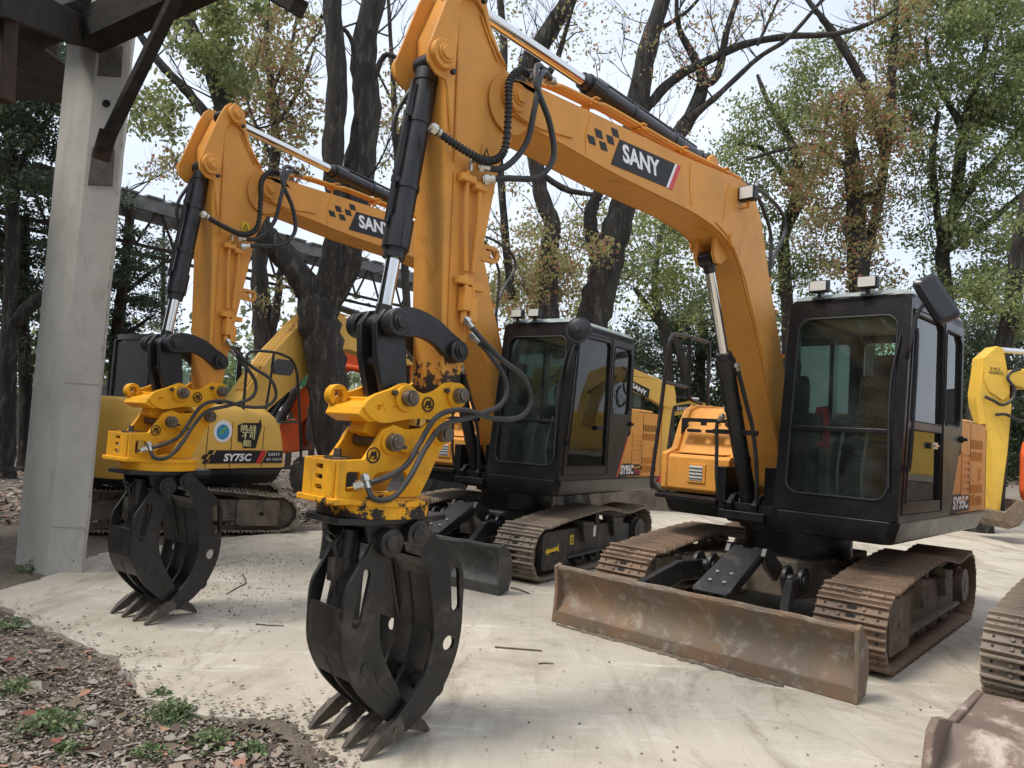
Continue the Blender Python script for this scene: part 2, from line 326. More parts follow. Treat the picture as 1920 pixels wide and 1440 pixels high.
def dirt():
    m, nt, b = newmat('leafy soil'); L = nt.links
    col = mixc(nt, ramp(nt, noise(nt, 1.1, 6, 0.6), [(0.38, (0, 0, 0)), (0.62, (1, 1, 1))]), (0.125, 0.102, 0.078), (0.22, 0.185, 0.145))
    col = mixc(nt, ramp(nt, noise(nt, 26, 6, 0.75), [(0.50, (0, 0, 0)), (0.64, (0.8,) * 3)]), col, (0.28, 0.225, 0.175))
    col = mixc(nt, ramp(nt, noise(nt, 75, 4, 0.7), [(0.58, (0, 0, 0)), (0.66, (0.8,) * 3)]), col, (0.035, 0.028, 0.02))
    L.new(col, b.inputs['Base Color']); b.inputs['Roughness'].default_value = 0.95; b.inputs['Specular IOR Level'].default_value = 0.2
    bump(nt, b, noise(nt, 30, 8, 0.75), 0.8, 0.03); return m
def pillar_mat():
    m, nt, b = newmat('weathered concrete'); L = nt.links
    col = mixc(nt, ramp(nt, noise(nt, 1.5, 7, 0.65, (1, 1, 0.6)), [(0.35, (0, 0, 0)), (0.65, (1, 1, 1))]), (0.42, 0.40, 0.355), (0.54, 0.52, 0.47))
    col = mixc(nt, ramp(nt, noise(nt, 6, 6, 0.7, (1, 1, 0.4)), [(0.54, (0, 0, 0)), (0.72, (0.45,) * 3)]), col, (0.27, 0.255, 0.22))
    col = mixc(nt, ramp(nt, noise(nt, 4, 7, 0.7, (1, 1, 0.6)), [(0.60, (0, 0, 0)), (0.72, (0.5,) * 3)]), col, (0.55, 0.53, 0.48))
    col = mixc(nt, ramp(nt, noise(nt, 28, 3, 0.6), [(0.70, (0, 0, 0)), (0.74, (0.8,) * 3)]), col, (0.08, 0.075, 0.065))
    L.new(col, b.inputs['Base Color']); b.inputs['Roughness'].default_value = 0.9; b.inputs['Specular IOR Level'].default_value = 0.2
    bump(nt, b, noise(nt, 16, 8, 0.75), 0.5, 0.012); return m
K['pad'] = concrete_pad(); K['dirt'] = dirt(); K['pillar'] = pillar_mat()
K['chip'] = surf('fresh concrete chip', (0.50, 0.485, 0.45), (0.6, 0.58, 0.54), 0.95, 14)
K['shedwall'] = surf('dark unseen shed wall', (0.06, 0.052, 0.046), (0.11, 0.095, 0.082), 0.95, 3)  # kept dark for the reflections in the cab glass
K['tooth'] = surf('worn tooth steel', (0.055, 0.047, 0.041), (0.12, 0.10, 0.082), 0.5, 14, metal=0.3, c2=(0.22, 0.19, 0.16), s2=18, amt2=0.6, bs=0.3)
K['joint'] = surf('concrete joint', (0.26, 0.25, 0.215), (0.34, 0.325, 0.29), 0.95, 14)
K['patch'] = surf('rough dark concrete', (0.085, 0.078, 0.068), (0.14, 0.13, 0.115), 0.95, 14, bs=0.8, bd=0.012)
K['timber'] = surf('old dark timber', (0.020, 0.018, 0.016), (0.040, 0.035, 0.030), 0.9, 5, stretch=(1, 1, 6), spec=0.2, bs=0.4)
K['rustbeam'] = surf('rusty brown steel', (0.060, 0.040, 0.030), (0.040, 0.032, 0.027), 0.85, 8, spec=0.2, bs=0.4)
K['roofsheet'] = surf('dark roof sheeting', (0.03, 0.03, 0.03), (0.055, 0.052, 0.05), 0.8, 3)
K['greyplank'] = surf('weathered grey planks', (0.16, 0.165, 0.165), (0.25, 0.25, 0.245), 0.85, 3, c2=(0.09, 0.085, 0.08), s2=9)
K['bark'] = surf('dark bark', (0.022, 0.019, 0.017), (0.050, 0.044, 0.038), 0.95, 6, c2=(0.15, 0.14, 0.118), s2=13, amt2=0.75, stretch=(1, 1, 0.22), bs=1.0, bd=0.05)
K['bark2'] = surf('grey bark', (0.030, 0.026, 0.023), (0.075, 0.067, 0.058), 0.95, 6, c2=(0.15, 0.14, 0.12), amt2=.6, stretch=(1, 1, 0.22), s2=14, bs=1.0, bd=0.04)
K['twig'] = surf('dry twig', (0.085, 0.062, 0.045), (0.14, 0.11, 0.08), 0.9, 20)
K['wall'] = surf('dark boundary wall', (0.035, 0.034, 0.033), (0.07, 0.066, 0.06), 0.9, 1.5, s2=6, c2=(0.10, 0.095, 0.085))
LEAF = dict(green=[leafmat('leaf green', (0.198, 0.258, 0.102), (0.139, 0.193, 0.083), .45), leafmat('leaf olive', (0.287, 0.298, 0.124), (0.208, 0.233, 0.097), .45), leafmat('leaf pale', (0.434, 0.474, 0.193), (0.317, 0.366, 0.141), .45)],
            red=[leafmat('leaf olive brown', (0.277, 0.253, 0.117), (0.355, 0.266, 0.137), .45), leafmat('leaf russet', (0.494, 0.187, 0.124), (0.377, 0.198, 0.124), .45), leafmat('leaf yellow green', (0.377, 0.377, 0.160), (0.266, 0.298, 0.117), .45)],
            dark=[leafmat('leaf dark', (0.068, 0.101, 0.057), (0.046, 0.074, 0.044), 0.3), leafmat('leaf dark olive', (0.101, 0.126, 0.068), (0.073, 0.097, 0.052), 0.3)],
            far=[leafmat('far foliage', (0.19, 0.225, 0.115), (0.145, 0.18, 0.10), 0.2), leafmat('far foliage light', (0.25, 0.28, 0.10), (0.2, 0.24, 0.1), 0.2)],
            litter=[plain('litter brown', (0.155, 0.115, 0.082), 0.8), plain('litter tan', (0.27, 0.215, 0.165), 0.8), plain('litter dark', (0.082, 0.060, 0.044), 0.8), plain('litter pink', (0.36, 0.19, 0.125), 0.8), plain('litter red', (0.24, 0.075, 0.055), 0.8), plain('litter grey', (0.30, 0.27, 0.23), 0.8)],
            weed=[leafmat('weed green', (0.15, 0.21, 0.095), (0.11, 0.165, 0.07), 0.3), leafmat('weed pale', (0.23, 0.29, 0.14), (0.18, 0.24, 0.105), 0.3)])

# ------------------------------------------------------------------ excavator parts
def I4(): return Matrix.Identity(4)
_shoe = {}
def shoe_mesh(mat, w):
    key = (mat.name, w)
    if key not in _shoe:
        m = MB(); pr = [(-.074, -.038), (.069, -.038), (.071, -.027), (.067, -.022), (.063, 0), (.053, 0), (.047, -.024), (.009, -.024), (.005, -.004), (-.005, -.004), (-.009, -.024), (-.049, -.024), (-.054, 0), (-.064, 0), (-.070, -.022), (-.074, -.030)]
        m.prism(pr, -w / 2, w / 2)
        m.mi = 1
        for y in (-.17, .17):
            for x in (-.029, .028): m.cyl((x, y * w / .45, -.026), (x, y * w / .45, -.0225), .009, n=6)
        for x in (-.029, .028):
            m.prism(stadium((x, -.022), (x, .022), .012, 3), -.026, -.0222, ax='z')
        m.mi = 0
        for x in (-.029, .028):
            for y in (-.075, .075): m.cyl((x, y, -.026), (x, y, -.012), .013, n=6)
        _shoe[key] = m.mesh('track_shoe', [mat, K['dark']])
    return _shoe[key]

def track_path(n):
    P = []
    def arc(cx, cz, r, a0, a1, k=24):
        for i in range(k + 1): a = R(a0 + (a1 - a0) * i / k); P.append((cx + r * math.cos(a), cz + r * math.sin(a)))
    arc(1.20, .275, .275, 95, -90); arc(-1.16, .31, .31, -90, -262)
    for p in catmull([(-1.12, .617), (-.75, .585), (-.40, .628), (-.15, .655), (.15, .645), (.7, .60), (1.14, .548)], 8)[1:]: P.append((p.x, p.y)) if hasattr(p, 'x') else None
    Q = P + [P[0]]; L = [0]
    for a, b in zip(Q, Q[1:]): L.append(L[-1] + math.dist(a, b))
    out = []
    for i in range(n):
        s = L[-1] * i / n; j = max(k for k in range(len(L)) if L[k] <= s + 1e-9); j = min(j, len(Q) - 2)
        t = (s - L[j]) / max(1e-9, L[j + 1] - L[j]); a, b = Q[j], Q[j + 1]
        out.append((a[0] + (b[0] - a[0]) * t, a[1] + (b[1] - a[1]) * t, math.atan2(b[1] - a[1], b[0] - a[0])))
    return out, P

def undercarriage(root, M, st, blade=True):
    shoe, frame, grime = st['shoe'], st['under'], st['under']
    w, yc = .45, .885
    path, P = track_path(42)
    for s in (1, -1):
        y = s * yc
        tf = MB(M)
        pr = [(-.98, .19), (-.98, .40), (-.55, .46), (.72, .46), (.78, .43), (.78, .14), (.55, .16), (-.7, .16)]
        tf.prism(pr, y - .13, y + .13)
        tf.prism([(-.95, .165), (.69, .165), (.69, .192), (-.95, .192)], y - .19, y + .19)
        fr = tf.build('track_frame', frame, root, 0.012)
        cv = MB(M); cv.prism(rrect(.70, 1.22, .10, .47, .05, 4), y + s * .13, y + s * .185, [circ(1.0, .27, .032, 8)]); cv.prism(rrect(.74, 1.1, .12, .45, .03, 3), y - .13, y + .13)
        go_ = cv.build('idler_guard', frame, fr, 0.012)
        if st.get('pro') and s > 0:
            ya = y + .187; q = MB(M); q.prism([(1.17, .285), (1.11, .325), (1.115, .30), (.93, .315), (.90, .345), (.905, .30), (.88, .262), (.93, .275), (1.112, .268), (1.10, .245)], ya, ya + .002); q.build('arrow_sticker', K['dyel'], go_)
            q = MB(M); q.prism([(.56, .29), (.48, .29), (.48, .39), (.56, .39)], y + .131, y + .134); qo = q.build('yellow_sticker', K['dyel'], fr)
            q = MB(M); q.prism([(.54, .31), (.50, .31), (.50, .365), (.54, .365)], y + .134, y + .136, [[(.532, .32), (.508, .32), (.508, .355), (.532, .355)]]); q.build('sticker_mark', K['dblack'], qo)
            q = MB(M); q.prism([(.02, .33), (-.04, .33), (-.04, .45), (.02, .45)], y + .131, y + .134); q.build('white_sticker', K['white'], fr)
        for x in (-.5, .25):
            b = MB(M); b.prism([(x - .15, .455), (x + .12, .455), (x + .15, .535), (x + .02, .505), (x - .12, .505)], y + s * .05, y + s * .19); b.prism([(x - .05, .30), (x + .05, .30), (x + .12, .455), (x - .15, .455)], y + s * .12, y + s * .18); b.build('step_bracket', frame, fr, 0.006)
        r = MB(M); r.cyl((-.12, y - .05, .57), (-.12, y + .05, .57), .055); r.box(-.16, -.08, y - .03 + s * .08, y + .03 + s * .08, .44, .60); r.build('carrier_roller', grime, fr)
        for i in range(5):
            x = -.78 + i * .36; r = MB(M)
            r.cyl((x, y - .11, .135), (x, y - .05, .135), .085); r.cyl((x, y + .05, .135), (x, y + .11, .135), .085); r.cyl((x, y - .06, .135), (x, y + .06, .135), .06); r.cyl((x, y - .16, .14), (x, y + .16, .14), .035, n=10)
            r.build('track_roller', grime, fr)
        r = MB(M); r.cyl((1.20, y - .09, .275), (1.20, y + .09, .275), .21, n=28); r.cyl((1.20, y - .12, .275), (1.20, y + .12, .275), .10); r.build('idler_wheel', grime, fr, .006)
        r = MB(M); tp = []
        for i in range(42): a = 2 * math.pi * i / 42; q = .245 if i % 2 else .205; tp.append((-1.16 + q * math.cos(a), .31 + q * math.sin(a)))
        r.prism(tp, y - .025, y + .025); r.build('drive_sprocket', grime, fr)
        r = MB(M); r.cyl((-1.16, y - .14, .31), (-1.16, y + s * .14, .31), .165, n=24); r.cyl((-1.16, y + s * .02, .31), (-1.16, y + s * .19, .31), .145, n=24); r.cyl((-1.16, y + s * .185, .31), (-1.16, y + s * .197, .31), .06, n=12)
        r.build('drive_motor', frame, fr, .008)
        # link chain inside the shoes, then the shoes
        ch = MB(M)
        for off in (-.055, .055):
            n = len(path); rings = []
            for (x, z, a) in path:
                nx, nz = -math.sin(a), math.cos(a)
                rings.append([(x - nx * d, y + off + e, z - nz * d) for d, e in ((.04, -.018), (.04, .018), (.10, .018), (.10, -.018))])
            rings.append(rings[0]); ch.loft(rings, caps=False)
        belt = ch.build('track_chain', grime, root)
        sm = shoe_mesh(shoe, w)
        for i, (x, z, a) in enumerate(path):
            so = bpy.data.objects.new('track_shoe', sm); S.collection.objects.link(so); so.parent = belt
            ex = Vector((math.cos(a), 0, math.sin(a))); ez = Vector((-math.sin(a), 0, math.cos(a))); ey = ez.cross(ex)
            jit = rng.uniform(-.012, .012); c_ = Vector((x, y, z))
            m4 = Matrix(((ex.x, ey.x, ez.x, c_.x), (ex.y, ey.y, ez.y, c_.y), (ex.z, ey.z, ez.z, c_.z), (0, 0, 0, 1)))
            so.matrix_local = (M @ m4 @ Matrix.Rotation(jit, 4, 'Y')) if M else m4
    x = MB(M); x.prism([(-.62, -.40), (-.62, .40), (.45, .40), (.75, .28), (.75, -.28), (.45, -.40)], .27, .56, ax='z')
    for sy in (-1, 1):
        for sx in (-1, 1): x.bar((sx * .35, sy * .30, .44), (sx * .62, sy * .78, .36), .24, .18)
    x.build('centre_frame', frame, root, .015)
    t = MB(); t.cyl((0, 0, .54), (0, 0, .74), .44, n=32); t.cyl((0, 0, .735), (0, 0, .83), .50, n=32); t.build('slew_ring', K['grime'], root)
    if not blade: return
    dz = st.get('blade_dz', 0.0); bm_ = st['blade']; MM = (M or I4()) @ Matrix.Translation((0, 0, dz))
    b = MB(MM)
    fr_ = catmull([(2.00, .075, 0), (1.945, .15, 0), (1.93, .22, 0), (1.945, .30, 0), (1.995, .385, 0), (2.01, .405, 0)], 3)
    prof = [(p.x, p.y) for p in fr_] + [(1.985, .42), (1.95, .41), (1.90, .31), (1.885, .22), (1.90, .13), (1.955, .055)]
    ny = 25; rings = []
    for i in range(ny):
        yy = -1.10 + 2.2 * i / (ny - 1); wob = .006 * math.sin(i * 2.1) + .004 * math.sin(i * 5.3)
        rings.append([(px_ + wob, yy, pz + (wob * .8 if pz > .35 else 0)) for px_, pz in prof])
    b.loft(rings)
    bl = b.build('dozer_blade', bm_, root)
    c = MB(MM); rings = []
    for i in range(ny):
        yy = -1.10 + 2.2 * i / (ny - 1); wob = .004 * math.sin(i * 1.7)
        rings.append([(2.012 + wob, yy, .004), (2.016 + wob, yy, .085 + wob), (1.985, yy, .088), (1.955, yy, .05), (1.965, yy, .004)])
    c.loft(rings); c.build('cutting_edge', bm_, bl)
    for s in (-1, 1):
        e = MB(MM); e.prism([(2.022, .003), (2.006, .13), (2.0, .25), (2.025, .425), (1.96, .445), (1.84, .33), (1.80, .16), (1.86, .02)], s * 1.10 - .015, s * 1.10 + .015); e.build('end_plate', bm_, bl, .006)
    tp = MB(MM); tp.tube([(1.985 + .005 * math.sin(i * 1.3), -1.1 + 2.2 * i / 12, .412 + .004 * math.sin(i * 2.7)) for i in range(13)], .022, n=8, k=3); tp.build('top_lip', bm_, bl)
    for s in (-1, 1):
        a = MB(MM); a.bar((1.875, s * .60, .22), (1.30, s * .43, .44 - dz * .3), .06, .17, h1=.15); a.bar((1.32, s * .435, .435 - dz * .3), (.72, s * .33, .42 - dz), .06, .15); a.build('blade_arm', st['arm'], root, .01)
        p = MB(M); p.cyl((1.02, s * .36 - .09, .46), (1.02, s * .36 + .09, .46), .05); p.prism(circ(1.0, .47, .095, 14), s * .36 + .045, s * .36 + .075); p.prism(circ(1.0, .47, .095, 14), s * .36 - .075, s * .36 - .045); p.build('arm_hinge', st['arm'], root, .005)
    cy = MB(M); cy.cyl((.95, 0, .56), (1.48, 0, .36), .062); cy.cyl((1.46, 0, .37), (1.52, 0, .345), .075); co = cy.build('blade_cylinder', st['arm'], root)
    rd = MB(M); rd.cyl((1.50, 0, .352), (1.86, 0, .215 + dz), .032); rd.build('rod', K['chrome'], co)
    d = Vector((1.66 - 1.02, 0, .36 - .625)); L_ = d.length; d.normalize(); u = Vector((-d.z, 0, d.x))
    cvM = (M or I4()) @ Matrix(((d.x, 0, u.x, 1.02), (0, 1, 0, 0), (d.z, 0, u.z, .645), (0, 0, 0, 1)))
    pl = MB(cvM); pl.prism([(0, -.12), (L_ - .04, -.14), (L_, -.13), (L_, .13), (L_ - .04, .14), (0, .12), (-.02, .05), (.02, .035), (.02, -.035), (-.02, -.05)], 0, .014, ax='z')
    pl.box(0.02, L_ - .03, -.135, -.12, -.06, .002); pl.box(0.02, L_ - .03, .12, .135, -.06, .002)
    po = pl.build('cylinder_guard', st['arm'], root, .004)
    for bx in (L_ * .62, L_ * .80):
        for by in (-.055, .055): q = MB(cvM); q.cyl((bx, by, .013), (bx, by, .026), .014, n=6); q.build('bolt', K['fitting'], po)
    for s in (-1, 1):
        lg = MB(M); lg.prism([(.72, .50), (.98, .66), (1.06, .67), (1.10, .61), (1.05, .52), (.85, .40)], s * .145 - .02, s * .145 + .02); lg.build('cylinder_lug', st['arm'], root, .006)

BY = -0.15
def rot2(pts, piv, a):
    ca, sa = math.cos(a), math.sin(a)
    return [(piv[0] + (x - piv[0]) * ca - (z - piv[1]) * sa, piv[1] + (x - piv[0]) * sa + (z - piv[1]) * ca) for x, z in pts]

def hyd_cylinder(root, name, p0, p1, frac, r, rr, mat, head=True, lugs=True):
    """barrel from p0 over frac of the length, chrome rod on to p1"""
    p0, p1 = Vector(p0), Vector(p1); d = (p1 - p0); q = p0 + d * frac; dn = d.normalized(); yv = Vector((0, 1, 0))
    b = MB(); b.cyl(p0 + dn * .05, q, r, n=20)
    b.cyl(q - dn * .16, q - dn * .012, r * 1.16, n=20); b.cyl(q - dn * .012, q + dn * .035, r * .95, n=20); b.cyl(p0 + dn * .04, p0 + dn * .10, r * 1.1, n=20)
    b.cyl(p0 - yv * r * 1.05, p0 + yv * r * 1.05, r * 1.0, n=18)
    if head:
        sd = dn.cross(yv).normalized()
        for s in (-1, 1): b.bar(q - dn * .15 + yv * (s * r * .8), q - dn * .02 + yv * (s * r * .8), r * .8, r * .7, up=sd)
        b.tube([p0 + dn * .12 + sd * (r + .018), p0 + d * frac * .5 + sd * (r + .022), q - dn * .12 + sd * (r + .02)], .012, n=6, k=3)
        for t in (.3, .65): b.cyl(p0 + d * frac * t, p0 + d * frac * t + dn * .03, r * 1.09, n=18); b.bar(p0 + d * frac * t + sd * r * .9, p0 + d * frac * t + sd * (r + .03), .03, .03)
    o = b.build(name, mat, root)
    c = MB(); c.cyl(q, p1 - dn * .04, rr, n=20); c.build('rod', K['chrome'], o)
    e = MB(); e.cyl(p1 - yv * rr * 1.3, p1 + yv * rr * 1.3, rr * 1.55, n=18); e.cyl(p1 - dn * rr * 2.6, p1 - dn * rr * .5, rr * 1.1, n=16); e.build('rod_eye', mat, o)
    return o

def pin(root, x, z, y0, y1, r, mat=None, collar=None, name='pin'):
    b = MB(); b.cyl((x, y0, z), (x, y1, z), r, n=20)
    for y, s in ((y0, -1), (y1, 1)): b.cyl((x, y, z), (x, y + s * .012, z), r * .72, n=16)
    o = b.build(name, mat or K['steel'], root, .004)
    return o

BOOM_TOP = [(3.73, 3.325), (3.44, 3.34), (3.02, 3.365), (2.17, 3.41), (1.72, 3.45), (1.30, 3.485), (1.17, 3.46), (1.05, 3.37), (.95, 3.25), (.84, 3.01), (.73, 2.75), (.56, 2.41), (.36, 1.98), (.12, 1.38), (.05, 1.20)]
BOOM_LOW = [(.33, 1.17), (.45, 1.42), (.55, 1.62), (.69, 1.88), (.91, 2.27), (1.13, 2.60), (1.25, 2.77), (1.40, 2.92), (1.63, 3.015), (1.9, 3.05), (2.13, 3.06), (2.89, 3.06), (3.45, 3.085), (3.63, 3.085), (3.74, 3.10)]
def boom(root, paintm, st, decal=True):
    hw = .15; y0, y1 = BY - hw, BY + hw
    nose = [(3.83 + .095 * math.cos(R(a)), 3.20 + .095 * math.sin(R(a))) for a in range(-75, 100, 20)]
    foot = [(.19 + .14 * math.cos(R(a)), 1.17 + .14 * math.sin(R(a))) for a in range(190, 350, 20)]
    low = [tuple(p)[:2] for p in catmull([(*p, 0) for p in BOOM_LOW], 3)]; top = [tuple(p)[:2] for p in catmull([(*p, 0) for p in BOOM_TOP], 3)]
    b = MB(); b.prism(top + foot + low + nose, y0 + .012, y1 - .012)
    o = b.build('boom', paintm, root, .006)
    # side plates stand proud as welded flanges
    for s, y in ((-1, y0), (1, y1)):
        f = MB()
        inn = [(3.70, 3.295), (3.0, 3.335), (2.1, 3.385), (1.3, 3.455), (1.09, 3.36), (.88, 3.02), (.60, 2.42), (.17, 1.36), (.40, 1.42), (.74, 1.90), (1.17, 2.61), (1.42, 2.95), (1.64, 3.045), (2.13, 3.09), (2.9, 3.09), (3.6, 3.115)]
        f.prism(top + foot + low + nose, y - .006 if s > 0 else y, y if s > 0 else y + .006); f.build('side_plate', paintm, o, .003)
        n = MB(); yy = y if s > 0 else y - .014
        n.prism([(3.35, 3.14), (3.62, 3.10), (3.78, 3.105)] + nose[2:] + [(3.74, 3.315), (3.50, 3.315), (3.38, 3.25)], yy, yy + .014); n.build('nose_plate', paintm, o, .004)
        k = MB(); k.prism([(.78, 2.10), (.95, 2.36), (1.2, 2.74), (1.45, 2.985), (1.68, 3.06), (1.60, 3.09), (1.36, 3.04), (1.12, 2.80), (.86, 2.40)], yy, yy + .010); k.build('knee_plate', paintm, o, .003)
        w = MB()
        for a, c_ in (((2.02, 3.09), (2.06, 3.385)), ((3.22, 3.09), (3.20, 3.325)), ((1.56, 3.10), (1.50, 3.40))): w.tube([(a[0], y + s * .001, a[1]), ((a[0] + c_[0]) / 2 + .02, y + s * .001, (a[1] + c_[1]) / 2), (c_[0], y + s * .001, c_[1])], .005, n=5, k=4)
        w.build('weld_bead', paintm, o)
        for bx, bz, br in ((3.83, 3.20, .075), (1.43, 2.98, .055), (.19, 1.17, .09)): lb = MB(); lb.cyl((bx, y, bz), (bx, y + s * .029, bz), br, n=20); lb.build('pin_boss', paintm, o, .004)
        pin(o, 3.83, 3.20, y + s * .027, y + s * .040, .045, paintm, name='pin')
    # cylinder lug below the knee
    for s in (-1, 1):
        l = MB(); l.prism([(1.32, 2.90), (1.46, 2.80), (1.53, 2.80), (1.57, 2.86), (1.56, 3.02), (1.45, 3.03)], BY + s * .075 - .015, BY + s * .075 + .015); l.build('cylinder_lug', paintm, o, .004)
    l = MB()
    for s in (-1, 1): l.prism([(1.72, 3.42), (1.70, 3.56), (1.64, 3.60), (1.58, 3.57), (1.50, 3.44)], BY + s * .08 - .014, BY + s * .08 + .014)
    l.build('stick_cylinder_lug', paintm, o, .004)
    # steel pipes and clamps on top of the boom
    def topz(x, k): return np.interp(x, [1.25, 2.2, 3.1, 3.55], [3.52, 3.475, 3.455, 3.42]) + k
    for j, yy in enumerate((BY + .05, BY + .085, BY + .12)):
        p = MB(); pts = [(3.60 - .05 * j, yy, 3.405), (3.42, yy, topz(3.42, 0)), (3.1, yy, topz(3.1, -.005)), (2.95, yy, topz(2.95, .01)), (2.2, yy, topz(2.2, 0)), (1.5, yy, topz(1.5, 0)), (1.26, yy, 3.515)]
        p.tube(pts, .0115, n=8); p.build('steel_pipe', paintm, o)
    for x in (3.12, 2.62, 2.1, 1.5):
        c = MB(); z = topz(x, 0); c.box(x - .02, x + .02, BY + .02, BY + .145, z - .022, z - .008); c.box(x - .02, x + .02, BY + .02, BY + .145, z + .010, z + .020); c.box(x - .008, x + .008, BY + .062, BY + .074, z - .07, z + .03); c.build('pipe_clamp', paintm, o, .003)
    if decal:
        yf = y1 + .0012
        d = MB(); d.prism([(2.90, 3.285), (2.25, 3.325), (2.345, 3.135), (2.975, 3.105)], yf, yf + .002); d.build('logo_panel', K['dblack'], o)
        d = MB(); d.prism([(2.262, 3.3243), (2.235, 3.326), (2.33, 3.1357), (2.357, 3.1344)], yf + .002, yf + .0035); d.build('logo_stripe', K['white'], o)
        d = MB(); d.prism([(2.237, 3.326), (2.185, 3.329), (2.28, 3.138), (2.332, 3.1356)], yf + .002, yf + .0035); d.build('logo_stripe', K['dred'], o)
        text('logo_letters', 'SANY', K['white'], o, (2.855, yf + .0025, 3.155), (-1, 0, .045), (.20, 0, 1), .42, .115, bold=.035)
        for (x, z) in ((2.985, 3.225), (3.05, 3.165), (3.10, 3.225), (3.165, 3.165), (2.94, 3.285)):
            d = MB(); d.prism([(x + .03, z), (x - .035, z + .005), (x - .012, z + .05), (x + .053, z + .045)][::-1], yf, yf + .002); d.build('logo_check', K['dblack'], o)
    # work lamp
    if st.get('lamp'):
        lp = MB(); x, z, y = 1.33, 3.36, y1 + .07
        lp.box(x - .045, x + .03, y - .065, y + .065, z - .055, z + .06); lo = lp.build('work_lamp', K['rubber'], root, .012)
        q = MB(); q.box(x + .028, x + .034, y - .053, y + .053, z - .043, z + .048); q.build('lens', K['lens'], lo, .002)
        q = MB(); q.bar((x - .01, y1 - .01, z - .10), (x - .01, y, z - .10), .03, .012); q.bar((x - .01, y, z - .105), (x - .01, y, z - .05), .025, .012); q.build('lamp_bracket', paintm, lo)
    # ladder bracket with pipes behind the knee
    q = MB()
    for yy in (BY - .0, BY + .09): q.tube([(.98, yy, 3.36), (.82, yy, 3.08), (.63, yy, 2.72), (.46, yy, 2.40), (.28, yy, 2.02), (.10, yy, 1.6)], .012, n=6)
    for t in ((.69, 2.83), (.56, 2.58), (.38, 2.22)): q.bar((t[0] - .02, BY - .03, t[1]), (t[0] - .02, BY + .125, t[1]), .03, .03); q.bar((t[0] - .02, BY + .04, t[1]), (t[0] + .14, BY + .04, t[1] - .08), .02, .02)
    q.build('rear_pipes', paintm, o)
    return o

